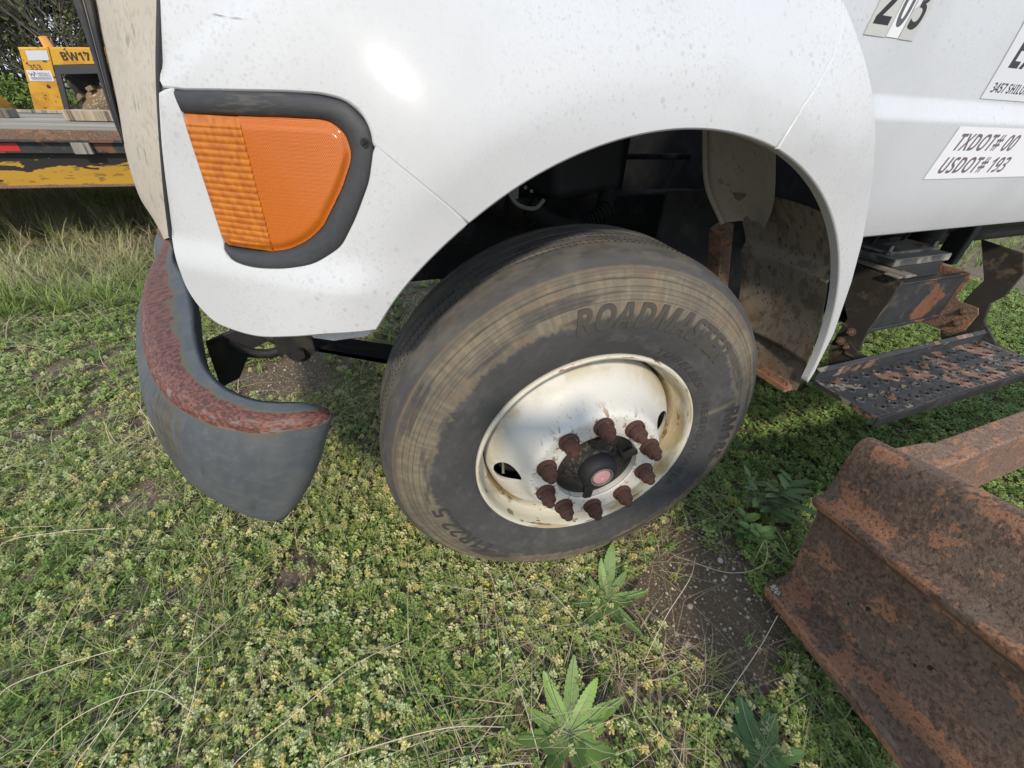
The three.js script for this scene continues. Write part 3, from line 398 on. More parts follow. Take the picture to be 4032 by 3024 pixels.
  const rimTex = colourTex(1024, 512, (u, v) => { // v: 0 outer edge of disc side, tan film with runs in the barrel
    const f = fbm(u, v, 20, 5, 1201, 6), g = fbm(u, v, 120, 4, 1207, 40); let c = mix3([0.62, 0.60, 0.50], [0.70, 0.68, 0.58], f);
    const st = ss(0.42, 0.62, fbm(u, v, 14, 5, 1213, 3)) * ss(0.28, 0.42, v); c = mix3(c, mix3([0.36, 0.27, 0.13], [0.48, 0.38, 0.21], g), st * 0.85);
    c = mix3(c, [0.16, 0.10, 0.045], 0.8 * ss(0.69, 0.74, fbm(u, v, 40, 4, 1219, 12)) * ss(0.3, 0.4, v));
    c = mix3(c, [0.22, 0.09, 0.04], 0.9 * ss(0.72, 0.76, fbm(u, v, 50, 4, 1223, 6)) * (1 - ss(0.3, 0.4, v))); return c; });
  obj('rim', gridGeo(lathe(rp), (a, b) => [a, b]), std({ map: rimTex, roughness: 0.55 }), wheel);
  const front = smoothLine([[0.2655, -0.085], [0.262, -0.066], [0.254, -0.050], [0.240, -0.038], [0.222, -0.026], [0.207, -0.013], [0.196, 0.002], [0.188, 0.018], [0.181, 0.036], [0.176, 0.046], [0.170, 0.0515], [0.163, 0.054], [0.14, 0.054], [0.112, 0.054], [0.1085, 0.052], [0.108, 0.048]], 60);
  const dz = (r) => { if (r <= front[front.length - 1][0]) return 0.048; if (r >= front[0][0]) return front[0][1]; for (let i = 1; i < front.length; i++) if (front[i][0] <= r) { const t = (r - front[i][0]) / (front[i - 1][0] - front[i][0] || 1); return front[i][1] + (front[i - 1][1] - front[i][1]) * t; } return 0.05; };
  const discZ = (x, y) => dz(Math.hypot(x, y));
  const shp = new THREE.Shape(); shp.absarc(0, 0, 0.2655, 0, Math.PI * 2, false); const loops = []; { const q = new THREE.Path(); q.absarc(0, 0, 0.1085, 0, Math.PI * 2, true); shp.holes.push(q); }
  for (const a of [12, 192]) { const t = THREE.MathUtils.degToRad(a), lp = []; for (let k = 0; k < 48; k++) { const q = -k / 48 * Math.PI * 2, rx = 0.219 + 0.031 * Math.cos(q), ty = 0.036 * Math.sin(q); lp.push(new THREE.Vector2(rx * Math.cos(t) - ty * Math.sin(t), rx * Math.sin(t) + ty * Math.cos(t))); } shp.holes.push(new THREE.Path(lp)); loops.push(lp); }
  let dgeo = new THREE.ShapeGeometry(shp, 120).toNonIndexed(); dgeo = new TessellateModifier(0.0075, 14).modify(dgeo);
  { const p = dgeo.getAttribute('position'), nr = new Float32Array(p.count * 3), e = 0.0015; for (let i = 0; i < p.count; i++) { const x = p.getX(i), y = p.getY(i), a = (discZ(x + e, y) - discZ(x - e, y)) / (2 * e), b = (discZ(x, y + e) - discZ(x, y - e)) / (2 * e), l = Math.hypot(a, b, 1); p.setZ(i, discZ(x, y)); nr.set([-a / l, -b / l, 1 / l], i * 3); } dgeo.setAttribute('normal', new THREE.BufferAttribute(nr, 3)); }
  dgeo = merge([dgeo, ...loops.map((lp) => gridGeo([0, 0.004, 0.009].map((d, i) => [...lp, lp[0]].map((v) => [v.x * (1 + (i ? 0.002 : 0)), v.y, discZ(v.x, v.y) - d])))), gridGeo(lathe([[0.1085, 0.0505], [0.1078, 0.046], [0.1078, 0.036]]))]);
  const discTex = colourTex(768, 768, (u, v) => { const x = (u - 0.5) * 0.56, y = (v - 0.5) * 0.56, r = Math.hypot(x, y), a = Math.atan2(y, x), f = fbm(u, v, 8, 5, 1301), g = fbm(u, v, 60, 4, 1307);
    let c = mix3([0.66, 0.655, 0.60], [0.72, 0.715, 0.67], f); c = mix3(c, [0.52, 0.46, 0.33], 0.75 * ss(0.205, 0.25, r + 0.03 * (f - 0.5)) * ss(0.3, 0.55, fbm(u, v, 10, 4, 1311)));
    const near = Math.min(...[...Array(10)].map((_, k) => { const q = (93.45 - 36 * k) * Math.PI / 180; return Math.hypot(x - 0.1429 * Math.cos(q), y - 0.1429 * Math.sin(q)); }));
    c = mix3(c, [0.30, 0.17, 0.06], ss(0.64, 0.70, fbm(u, v, 60, 4, 1319)) * (1 - ss(0.028, 0.05, near)) * 0.9); c = mix3(c, [0.32, 0.2, 0.09], 0.7 * ss(0.73, 0.76, fbm(u, v, 90, 4, 1323)) * ss(0.115, 0.13, r) * (1 - ss(0.17, 0.2, r)));
    c = mix3(c, [0.25, 0.18, 0.10], 0.35 * dots(u, v, 60, 1331, 0.16)); return c; });
  { const p = dgeo.getAttribute('position'), uv = new Float32Array(p.count * 2); for (let i = 0; i < p.count; i++) { uv[i * 2] = 0.5 + p.getX(i) / 0.56; uv[i * 2 + 1] = 0.5 + p.getY(i) / 0.56; } dgeo.setAttribute('uv', new THREE.BufferAttribute(uv, 2)); }
  obj('disc', dgeo, std({ map: discTex, roughness: 0.55 }), wheel);
  // drum and hub in the centre
  const hubTex = colourTex(512, 512, (u, v) => { const f = fbm(u, v, 10, 5, 1401); let c = mix3([0.018, 0.018, 0.019], [0.05, 0.047, 0.042], f); return mix3(c, [0.16, 0.135, 0.10], 0.8 * ss(0.5, 0.68, fbm(u, v, 14, 5, 1409)) * ss(0.35, 0.6, v)); });
  const hm = std({ map: hubTex, roughness: 0.75, bump: T.mid, bs: 0.001 });
  const hp = [[0.125, 0.035], [0.108, 0.034], [0.104, 0.030], [0.100, 0.012], [0.084, 0.010], [0.08, 0.016], [0.066, 0.022], [0.056, 0.030], [0.052, 0.044], [0.050, 0.050]];
  const hubG = [gridGeo(lathe(hp, 64), (a, b) => [a * 3, b])];
  for (const [q, o] of [[100, 0.03], [148, 0.022], [205, 0.022], [52, 0.022], [275, 0.02], [330, 0.02]]) { const a = q * Math.PI / 180; hubG.push(cyl(0.011, 0.010, [0.072 * Math.cos(a), 0.072 * Math.sin(a), 0.01], [0.072 * Math.cos(a), 0.072 * Math.sin(a), 0.018 + o * 0.5], 6)); }
  hubG.push(cyl(0.028, 0.026, [0.014, 0.058, 0.01], [0.014, 0.058, 0.043], 24), cyl(0.01, 0.009, [0.02, 0.062, 0.043], [0.02, 0.062, 0.048], 6));
  obj('hub', hubG, hm, wheel); obj('brake_drum', [cyl(0.2, 0.2, [0, 0, -0.16], [0, 0, -0.11], 48), cyl(0.2645, 0.2645, [0, 0, -0.30], [0, 0, -0.14], 64)], M.blackClean, wheel);
  const cp = [[0.049, 0.036], [0.0495, 0.055], [0.047, 0.070], [0.041, 0.081], [0.034, 0.0845], [0.0255, 0.085], [0.0245, 0.082], [0.0235, 0.082]];
  obj('hub_cap', gridGeo(lathe(smoothLine(cp, 30), 48), (a, b) => [a * 3, b]), std({ c: [0.018, 0.018, 0.020], roughness: 0.65, bump: T.fine, bs: 0.0005 }), wheel);
  const plug = smoothLine([[0.0235, 0.0815], [0.0225, 0.0845], [0.018, 0.0858], [0.004, 0.0862], [0.0035, 0.0845], [0.0001, 0.0843]], 20);
  obj('oil_plug', gridGeo(lathe(plug, 40)), std({ c: [0.56, 0.30, 0.32], roughness: 0.5, clearcoat: 0.3 }), wheel);
  obj('hub_cap_ring', gridGeo(lathe([[0.030, 0.0835], [0.0295, 0.087], [0.0265, 0.0875], [0.025, 0.086], [0.0245, 0.082]], 40)), std({ c: [0.14, 0.135, 0.125], roughness: 0.6 }), wheel);
  // guard clips around the pilot bore
  for (const q of [20, 265]) { const a = q * Math.PI / 180, g = new RoundedBoxGeometry(0.046, 0.024, 0.007, 2, 0.002); g.translate(0.094, 0, 0.05); g.rotateZ(a); const g2 = new RoundedBoxGeometry(0.007, 0.024, 0.03, 2, 0.002); g2.translate(0.074, 0, 0.036); g2.rotateZ(a); obj('guard_clip', [boxUV(g), boxUV(g2)], M.blackClean, wheel); }
  // ten lug nuts
  const nutG = (() => { const l = []; const pr = [[0.0250, 0], [0.0255, 0.004], [0.025, 0.008], [0.0225, 0.0115], [0.0205, 0.0122]]; l.push(gridGeo(lathe(pr, 24)));
    const hex = new THREE.CylinderGeometry(0.0198, 0.0208, 0.02, 6, 1); hex.rotateX(Math.PI / 2); hex.translate(0, 0, 0.0215); l.push(hex.toNonIndexed());
    l.push(gridGeo(lathe([[0.0185, 0.0312], [0.0170, 0.0335], [0.0130, 0.0345], [0.0108, 0.0345], [0.0108, 0.044], [0.0096, 0.046], [0.0001, 0.047]], 20))); const g = merge(l); return g; })();
  const rn = rng(9); for (let k = 0; k < 10; k++) { const a = THREE.MathUtils.degToRad(93.45 - 36 * k), m = obj('lug_nut', nutG, M.nut, wheel); m.position.set(0.1429 * Math.cos(a), 0.1429 * Math.sin(a), 0.054); m.rotation.z = rn() * 6; }
  obj('valve_stem', cyl(0.004, 0.004, [-0.21, -0.02, -0.09], [-0.222, -0.055, -0.03], 10), std({ c: [0.3, 0.27, 0.22], roughness: 0.5, metalness: 0.6 }), wheel);
}
// ---- inside the wheel well and under the truck
{
  const R = [], CX = 0.047, CY = 0.609;
  const linerTex = colourTex(512, 512, (u, v) => { const f = fbm(u, v, 6, 6, 1501), g = fbm(u, v, 40, 4, 1507); let c = mix3([0.17, 0.145, 0.11], [0.27, 0.24, 0.19], f); c = mix3(c, [0.20, 0.09, 0.035], 0.6 * ss(0.6, 0.75, fbm(u, v, 4, 5, 1511))); c = mix3(c, [0.03, 0.025, 0.02], 0.85 * dots(u, v, 60, 1517, 0.3)); return mix3(c, [0.07, 0.055, 0.04], 0.5 * ss(0.5, 0.7, g)); });
  const lm = std({ map: linerTex, roughness: 0.85, bump: T.mid, bs: 0.002 });
  for (let i = 0; i <= 50; i++) { const a = THREE.MathUtils.degToRad(-3 + i * 1.02), r = []; for (let j = 0; j <= 12; j++) { const z = 0.028 - j * 0.0215, rad = 0.640 + 0.012 * Math.sin(j / 12 * Math.PI) - 0.02 * ss(0.75, 0.8, Math.sin(a * 3 + 0.6)); r.push([CX + rad * Math.cos(a) - 0.02 * ss(-0.1, -0.3, z), CY + rad * Math.sin(a), z]); } R.push(r); }
  obj('splash_panel', gridGeo(R, (a, b, p) => [p[2] * 1.5, p[1] * 1.1 + p[0] * 0.4]), lm, truck);
  obj('splash_panel_edge', [box(0.05, 0.02, 0.16, 0.685, 0.572, -0.07, 0.003), box(0.004, 0.03, 0.16, 0.665, 0.585, -0.07, 0.001)], M.rust, truck);
  // pale inner cowl that hangs behind the hood seam
  const tl = smoothLine([[0.382, 1.23, -0.30], [0.434, 1.093, -0.29], [0.508, 0.997, -0.27]], 20), tr = smoothLine([[0.300, 1.24, -0.03], [0.42, 1.095, -0.07], [0.50, 1.015, -0.13]], 20), cw = [];
  for (let i = 0; i <= 20; i++) { const r = []; for (let j = 0; j <= 12; j++) { const t = j / 12, q = tl[i].map((v, k) => v + (tr[i][k] - v) * t); r.push([q[0] + 0.03 * Math.sin(Math.PI * t), q[1] + 0.012 * Math.sin(Math.PI * t), q[2]]); } r.unshift([r[0][0] + 0.012, r[0][1], r[0][2] - 0.004]); cw.push(r); }
  obj('inner_cowl', gridGeo(cw, (a, b, p) => [p[0] * 2, p[2] * 2]), M.beige, truck);
  obj('cowl_flange', [tube(tl.map((p) => [p[0] - 0.003, p[1], p[2]]), 0.007, 30)], M.beige, truck);
  obj('cowl_post', [box(0.05, 0.30, 0.045, 0.566, 0.85, -0.285, 0.004, 0.2, 0, 0.40)], M.rust, truck);
  obj('added_dark_panel', [box(0.75, 0.62, 0.012, 0.82, 0.74, -0.46, 0.003)], M.blackClean, truck);  // added black panel that keeps the gap behind the splash panel dark
  // engine bay
  obj('frame_rail', [box(4.6, 0.26, 0.08, 1.35, 0.86, -0.78, 0.01), box(4.6, 0.26, 0.08, 1.35, 0.86, -1.55, 0.01), box(0.08, 0.2, 0.8, -0.78, 0.88, -1.16, 0.01)], M.blackClean, truck);
  obj('axle', [box(0.11, 0.12, 1.9, 0.0, 0.46, -1.2, 0.02), cyl(0.06, 0.06, [0, 0.36, -0.36], [0, 0.64, -0.36], 20), box(0.2, 0.06, 0.1, -0.05, 0.52, -0.34, 0.01)], M.blackClean, truck);
  obj('leaf_spring', [0, 1, 2].map((k) => gridGeo(Array.from({ length: 25 }, (_, i) => { const t = i / 24, x = -0.66 + 1.4 * t + 0.04 * k * (1 - 2 * t), y = 0.69 - 0.17 * Math.sin(Math.PI * t) - 0.016 * k; return [[x, y, -0.44], [x, y + 0.012, -0.44], [x, y + 0.012, -0.53], [x, y, -0.53], [x, y, -0.44]]; }))), M.blackClean, truck);
  obj('spring_eye', [cyl(0.032, 0.032, [-0.665, 0.695, -0.55], [-0.665, 0.695, -0.42], 24), cyl(0.017, 0.016, [-0.665, 0.695, -0.42], [-0.665, 0.695, -0.40], 6), box(0.09, 0.10, 0.012, -0.67, 0.74, -0.425, 0.004)], M.blackClean, truck);
  obj('tow_hook', [tube([[-0.74, 0.74, -0.46], [-0.70, 0.70, -0.45], [-0.735, 0.685, -0.45], [-0.79, 0.70, -0.45], [-0.82, 0.73, -0.46]], 0.013)], M.blackClean, truck);
  obj('valance_tab', plate([[-0.585, 0.94], [-0.575, 0.922], [-0.545, 0.912], [-0.49, 0.912], [-0.48, 0.922], [-0.478, 0.945]], 'z', -0.045, 0.012), M.paint, truck);
  obj('air_box', [box(0.26, 0.2, 0.3, 0.22, 1.12, -0.72, 0.03, 0.1, 0, 0.1)], M.plastic, truck);
  obj('hose', [tube([[0.03, 1.0, -0.56], [0.10, 0.955, -0.54], [0.20, 0.93, -0.55], [0.29, 0.955, -0.57], [0.33, 1.03, -0.60]], 0.028, 60, 12), ...Array.from({ length: 22 }, (_, i) => { const t = i / 21, x = 0.05 + t * 0.26, y = 0.99 - 0.06 * Math.sin(Math.PI * clamp(t * 0.85 + 0.1)), g = new THREE.TorusGeometry(0.028, 0.004, 6, 14); g.rotateY(Math.PI / 2); g.rotateZ((t - 0.55) * 1.1); g.translate(x, y, -0.555); return g.toNonIndexed(); })], M.rubber, truck);
  obj('engine', [box(0.9, 0.55, 0.7, 0.1, 1.15, -1.16, 0.05), box(0.25, 0.2, 0.2, -0.25, 1.05, -0.72, 0.03), cyl(0.06, 0.06, [-0.12, 1.05, -0.66], [-0.02, 1.02, -0.60], 20), cyl(0.03, 0.03, [-0.25, 0.98, -0.55], [-0.16, 0.94, -0.52], 16)], M.blackClean, truck);
  obj('hose_clamp', [tube([[-0.05, 1.06, -0.54], [-0.02, 1.015, -0.53], [0.04, 1.0, -0.53], [0.07, 1.02, -0.54]], 0.006), box(0.02, 0.05, 0.004, -0.02, 1.05, -0.545, 0.001), cyl(0.005, 0.005, [0.01, 1.055, -0.545], [0.01, 1.055, -0.54], 8), cyl(0.005, 0.005, [0.03, 1.045, -0.545], [0.03, 1.045, -0.54], 8)], std({ c: [0.35, 0.34, 0.3], roughness: 0.5 }), truck);
  obj('firewall', [box(0.03, 1.0, 1.9, 0.86, 1.35, -1.15, 0.005), box(1.5, 0.02, 0.02, 0.1, 1.1, -0.85, 0.005)], M.blackClean, truck);
  obj('fuel_tank', [box(2.2, 0.3, 0.5, 2.95, 0.88, -0.75, 0.08)], M.blackClean, truck);
  obj('driveline', [cyl(0.10, 0.09, [0.85, 0.93, -0.62], [1.8, 0.92, -0.60], 24), cyl(0.15, 0.15, [2.0, 0.95, -0.55], [3.4, 0.95, -0.55], 24), cyl(0.05, 0.05, [1.95, 1.0, -0.45], [1.95, 0.75, -0.45], 16), box(0.05, 0.3, 0.08, 2.15, 0.85, -0.42, 0.01)], M.blackClean, truck);
}
// ---- step, hangers, battery box
{
  const x0 = 0.935, x1 = 1.94, z0 = -0.065, z1 = 0.145, y = 0.50, pts = [[x0, z0], [x1, z0], [x1, z1], [x0, z1]], holes = [], rings = [];
  const nx = 17; for (let i = 0; i < nx; i++) for (let j = 0; j < 4; j++) { const x = x0 + 0.04 + i * (x1 - x0 - 0.08) / (nx - 1) + (j & 1 ? 0.028 : 0), z = z0 + 0.032 + j * 0.048; if (x > x1 - 0.015) continue; holes.push([x, z, 0.0105]); rings.push([x, z]); const xs = x + 0.028; if (xs < x1 - 0.012) holes.push([xs, z + 0.004, 0.0042]); }
  for (let i = 0; i < 34; i++) holes.push([x0 + 0.02 + i * 0.0293, z1 - 0.012, 0.006]);
  const plateG = plate(pts, 'y', y - 0.003, 0.003, 0, holes);
  const ringG = rings.map(([x, z]) => { const g = new THREE.LatheGeometry([[0.0165, 0], [0.0135, 0.0022], [0.0115, 0.0042], [0.0105, 0.0042], [0.0103, 0]].map((q) => new THREE.Vector2(...q)), 14); g.translate(x, y, z); return boxUV(g); });
  const step = obj('step', [plateG, ...ringG, box(x1 - x0, 0.045, 0.005, (x0 + x1) / 2, y + 0.014, z0 - 0.004, 0.0015), box(x1 - x0, 0.012, 0.02, (x0 + x1) / 2, y + 0.034, z0 - 0.008, 0.004, 0, 0.5), box(0.005, 0.016, z1 - z0 - 0.004, x0 - 0.003, y - 0.006, (z0 + z1) / 2, 0.001)], M.step, truck);
  obj('step_edge', [box(x1 - x0, 0.038, 0.005, (x0 + x1) / 2, y - 0.021, z1 + 0.003, 0.0015)], M.blackClean, step);
  const bolt = (x, yy, z, ax, m) => { const d = ax === 'x' ? [-0.012, 0, 0] : [0, 0.008, 0], a = [x, yy, z], b = [x + d[0], yy + d[1], z + d[2]]; return obj('bolt', [cyl(0.016, 0.016, a, [x + d[0] * 0.3, yy + d[1] * 0.3, z + d[2] * 0.3], 18), cyl(0.0105, 0.010, a, b, 6), cyl(0.006, 0.006, a, [x + d[0] * 1.8, yy + d[1] * 1.8, z + d[2] * 1.8], 10)], M.rust, m); };
  bolt(1.00, y + 0.001, -0.035, 'y', step); bolt(1.09, y + 0.001, 0.088, 'y', step); bolt(1.43, y + 0.001, 0.0, 'y', step); bolt(1.88, y + 0.001, -0.04, 'y', step);
  // front hanger strap and end of the battery box, both caked in dirt
  const dirt = colourTex(512, 512, (u, v) => { const f = fbm(u, v, 8, 5, 1601), g = fbm(u, v, 40, 4, 1607); let c = mix3([0.022, 0.02, 0.019], [0.05, 0.044, 0.036], f); return mix3(c, [0.17, 0.135, 0.09], 0.75 * ss(0.5, 0.75, g) * ss(0.35, 0.7, fbm(u, v, 16, 4, 1611))); });
  const dm = std({ map: dirt, roughness: 0.9, bump: T.mid, bs: 0.003 });
  const h1 = obj('step_hanger', [plate([[-0.36, 0.80], [-0.155, 0.785], [-0.158, 0.70], [-0.168, 0.60], [-0.155, 0.44], [-0.16, 0.40], [-0.235, 0.395], [-0.262, 0.48], [-0.255, 0.60], [-0.31, 0.67]], 'x', 1.30, 0.012), plate([[-0.20, 0.47], [0.12, 0.47], [0.12, 0.49], [-0.155, 0.50], [-0.2, 0.52]], 'x', 1.295, 0.012)], dm, truck);
  for (const [yy, z] of [[0.56, -0.215], [0.51, -0.232], [0.50, -0.20]]) bolt(1.299, yy, z, 'x', h1);
  const h2 = obj('step_hanger', [plate([[-0.275, 0.86], [-0.13, 0.845], [-0.092, 0.78], [-0.096, 0.683], [-0.119, 0.643], [-0.10, 0.57], [-0.02, 0.50], [0.10, 0.49], [0.10, 0.465], [-0.06, 0.46], [-0.119, 0.457], [-0.179, 0.43], [-0.207, 0.47], [-0.2, 0.63], [-0.185, 0.718]], 'x', 1.95, 0.014, 0.004)], dm, truck);
  // box: front plate, end plate, floor
  const bb = obj('battery_box', [plate([[1.33, 0.575], [1.83, 0.565], [1.83, 0.75], [1.385, 0.757], [1.36, 0.70], [1.33, 0.60]], 'z', -0.205, 0.006), box(0.5, 0.006, 0.34, 1.58, 0.57, -0.37, 0.002), plate([[1.36, 0.575], [1.83, 0.575], [1.83, 0.78], [1.36, 0.78]], 'z', -0.535, 0.006), box(0.5, 0.008, 0.024, 1.58, 0.753, -0.203, 0.003), box(0.46, 0.014, 0.016, 1.58, 0.568, -0.195, 0.004)], M.black, truck);
  const ep = obj('battery_box_end', plate([[-0.53, 0.76], [-0.198, 0.757], [-0.185, 0.735], [-0.188, 0.66], [-0.17, 0.645], [-0.105, 0.642], [-0.092, 0.62], [-0.096, 0.545], [-0.12, 0.515], [-0.24, 0.515], [-0.5, 0.57]], 'x', 1.832, 0.006, 0.002), M.rust, truck);
  bolt(1.831, 0.615, -0.135, 'x', ep); bolt(1.831, 0.565, -0.13, 'x', ep);
  obj('battery_clamp', [box(0.03, 0.012, 0.36, 1.315, 0.806, -0.33, 0.003), box(0.10, 0.006, 0.05, 1.33, 0.80, -0.185, 0.002)], std({ c: [0.24, 0.23, 0.21], roughness: 0.6, bump: T.mid, bs: 0.001 }), truck);
  bolt(1.33, 0.803, -0.185, 'y', bb);
}
// battery: a thing of its own, standing in the box
{
  const bt = thing('truck_battery', 'dusty black truck battery with carry handle standing in the battery box under the door', 'battery', [1.52, 0.60, -0.335]);
  const pv = std({ c: [0.035, 0.038, 0.042], roughness: 0.55, bump: T.fine, bs: 0.0005 });
  const lidT = colourTex(256, 256, (u, v) => mix3([0.10, 0.10, 0.098], [0.40, 0.38, 0.32], ss(0.3, 0.5, fbm(u, v, 10, 5, 1701))));
  obj('case', [box(0.33, 0.205, 0.20, 0, 0.1025, 0, 0.006), ...Array.from({ length: 9 }, (_, i) => box(0.335, 0.007, 0.006, 0, 0.05 + i * 0.013, 0.1, 0.002))], pv, bt);
  obj('lid', [box(0.345, 0.03, 0.215, 0, 0.222, 0, 0.006), box(0.30, 0.012, 0.15, 0.01, 0.243, -0.01, 0.004)], std({ map: lidT, roughness: 0.8 }), bt);
  obj('handle', [box(0.012, 0.09, 0.012, -0.09, 0.285, -0.03, 0.003, 0, 0.35), box(0.012, 0.09, 0.012, 0.10, 0.285, -0.03, 0.003, 0, 0.35), box(0.205, 0.018, 0.014, 0.005, 0.325, -0.016, 0.004)], M.plastic, bt);
  for (const x of [-0.13, 0.14]) obj('terminal', [cyl(0.009, 0.008, [x, 0.24, 0.05], [x, 0.27, 0.05], 14), cyl(0.014, 0.014, [x, 0.238, 0.05], [x, 0.246, 0.05], 14)], std({ c: [0.3, 0.29, 0.27], roughness: 0.5, metalness: 0.7 }), bt);
  obj('vent_label', box(0.03, 0.002, 0.03, 0.09, 0.251, 0.03, 0.0005), std({ c: [0.5, 0.14, 0.08], roughness: 0.6 }), bt);
}
// ---- rusted beam and arm beside the wheel
{
  const b = thing('rusted_steel_beam', 'heavy rusted steel channel beam with rounded upper bar and square arm beside the wheel', 'steel beam', [0, 0, 0]);
  // section at the inner end, swept along an axis that rises towards the open yard
  const AX = [-0.320, 0.308, 0.896], LB = 0.75;
  const sec = [[0.506,0.046,0.326],[0.503,0.06,0.319],[0.502,0.078,0.312],[0.511,0.083,0.31],[0.611,0.087,0.308],[0.617,0.097,0.305],[0.634,0.322,0.265],[0.596,0.359,0.268],[0.586,0.367,0.264],[0.584,0.374,0.258],[0.584,0.383,0.253],[0.588,0.39,0.252],[0.596,0.393,0.254],[0.624,0.394,0.254],[0.633,0.403,0.253],[0.660,0.477,0.240],[0.677,0.525,0.232],[0.686,0.542,0.229],[0.695,0.553,0.229],[0.705,0.559,0.232],[0.718,0.56,0.235],[0.734,0.552,0.241],[0.747,0.54,0.247],[0.757,0.515,0.255],[0.762,0.40,0.285],[0.755,0.12,0.36],[0.74,0.075,0.372],[0.70,0.052,0.368]];
  {
    const n = sec.length, rows = [], per = [0]; for (let i = 1; i <= n; i++) { const p = sec[i - 1], q = sec[i % n]; per.push(per[i - 1] + Math.hypot(p[0] - q[0], p[1] - q[1], p[2] - q[2])); }
    const cen = sec.reduce((t, p) => [t[0] + p[0] / n, t[1] + p[1] / n, t[2] + p[2] / n], [0, 0, 0]);
    const ring = (L, k) => Array.from({ length: n + 1 }, (_, i) => { const p = sec[i % n], w = 0.0022 * (vn(L * 50 + 7, i * 0.9, 512, 3) - 0.5); return [0, 1, 2].map((j) => cen[j] + (p[j] - cen[j]) * (1 - k) + AX[j] * L + w * (j === 1 ? 1 : 0.6)); });
    rows.push(ring(0.004, 0.02), ring(0, 0.008)); for (let i = 0; i <= 50; i++) rows.push(ring(0.003 + i / 50 * LB, 0)); rows.push(ring(LB + 0.006, 0.01));
    let side = gridGeo(rows, () => [0, 0]); { const uv = side.getAttribute('uv'); rows.forEach((r, a) => r.forEach((p, i) => uv.setXY(a * (n + 1) + i, a / 50 * LB, per[i]))); }
    side = toCreasedNormals(side.toNonIndexed(), 0.42);
    const flat = sec.map((p) => new THREE.Vector2(p[0], p[1])), tri = THREE.ShapeUtils.triangulateShape(flat, []), caps = [];
    for (const r of [rows[0], rows[rows.length - 1]]) { const q = []; for (const t of tri) for (const i of t) q.push(r[i]); const g = tris(q); caps.push(g); }
    const tot = per[n], zone = (v) => { let i = 0; while (i < n - 1 && per[i + 1] < v * tot) i++; return i + (v * tot - per[i]) / (per[i + 1] - per[i] || 1); };
    const bias = [[0, -0.02], [2, 0.05], [3, 0.0], [3.35, -0.04], [3.6, 0.10], [4, 0.10], [5.1, -0.02], [5.6, 0.03], [6, -0.07], [7, -0.06], [8, 0.12], [12, 0.10], [13, 0.03], [14, 0.0], [15, 0.02], [15.5, 0.035], [16, -0.06], [22, -0.10], [n, -0.1]];
    const biasAt = (q) => { for (let i = 1; i < bias.length; i++) if (q <= bias[i][0]) { const t = (q - bias[i - 1][0]) / (bias[i][0] - bias[i - 1][0]); return bias[i - 1][1] + (bias[i][1] - bias[i - 1][1]) * t; } return -0.1; };
    const beamTex = colourTex(768, 1050, (u, v) => { // flaked orange lies along the lower flange, the lip and the middle of the upper face
      const g = fbm(u, v, 110, 3, 47, 200), h = fbm(u, v, 9, 5, 58, 18), q = zone(v), pt = fbm(u, v, 8, 5, 43, 26) + 0.28 * (fbm(u, v, 70, 3, 45, 130) - 0.5) + biasAt(q);
      let c = mix3([0.135, 0.088, 0.064], [0.245, 0.158, 0.112], ss(0.25, 0.75, g)); c = mix3(c, [0.20, 0.155, 0.115], 0.5 * ss(0.46, 0.66, h));
      c = mix3(c, mix3([0.36, 0.17, 0.09], [0.46, 0.24, 0.14], g), ss(0.56, 0.585, pt) * 0.88);
      c = mix3(c, [0.06, 0.04, 0.033], 0.6 * ss(0.64, 0.74, fbm(u, v, 120, 2, 71, 200)));
      return mix3(c, [0.045, 0.03, 0.025], 0.65 * dots(u, v, 110, 77, 0.24)); });
    { const uvs = side.getAttribute('uv'); for (let i = 0; i < uvs.count; i++) uvs.setXY(i, uvs.getX(i) / (LB * 1.06), 0.001 + 0.998 * uvs.getY(i) / tot); for (const g of caps) { const a = g.getAttribute('uv'), p = g.getAttribute('position'); for (let i = 0; i < a.count; i++) a.setXY(i, p.getX(i), 0.33 + 0.1 * p.getY(i)); } }
    obj('channel', [side, ...caps], std({ map: beamTex, roughness: 0.85, bump: rep(T.rustB, 1.2, 2.4), bs: 0.0022 }), b);
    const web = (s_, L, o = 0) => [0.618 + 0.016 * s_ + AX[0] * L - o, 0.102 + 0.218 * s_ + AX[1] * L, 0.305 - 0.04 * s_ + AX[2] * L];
    for (const [s_, L, r] of [[0.40, 0.231, 0.007], [0.25, 0.186, 0.004], [0.40, 0.384, 0.007], [0.29, 0.36, 0.004]]) obj('dark_hole_plug', cyl(r, r, web(s_, L, -0.004), web(s_, L, 0.001), 14), M.rubber, b);  // near-black plugs stand in for the shade inside holes
    const lich = [], lr = rng(17); for (let i = 0; i < 44; i++) { const q = new THREE.IcosahedronGeometry(0.0013 + 0.0022 * lr(), 0), L = 0.01 + 0.035 * lr(), t = lr(); q.scale(1, 0.5, 1); q.translate(0.513 + 0.022 * t + AX[0] * L, 0.0845 + AX[1] * L, 0.311 + AX[2] * L); lich.push(q); } const lc = obj('lichen_spot', lich, std({ c: [0.55, 0.55, 0.5], roughness: 0.95 }), b); lc.userData.kind = 'stuff';
  }
  obj('arm', [box(2.3, 0.25, 0.075, 0.775 + 1.15, 0.375, 0.311, 0.008)], M.rust, b);
  obj('gusset', [plate([[0.735, 0.247], [0.95, 0.272], [0.97, 0.285], [0.96, 0.30], [0.78, 0.30]], 'y', 0.492, 0.014, 0.002)], M.rust, b);
}
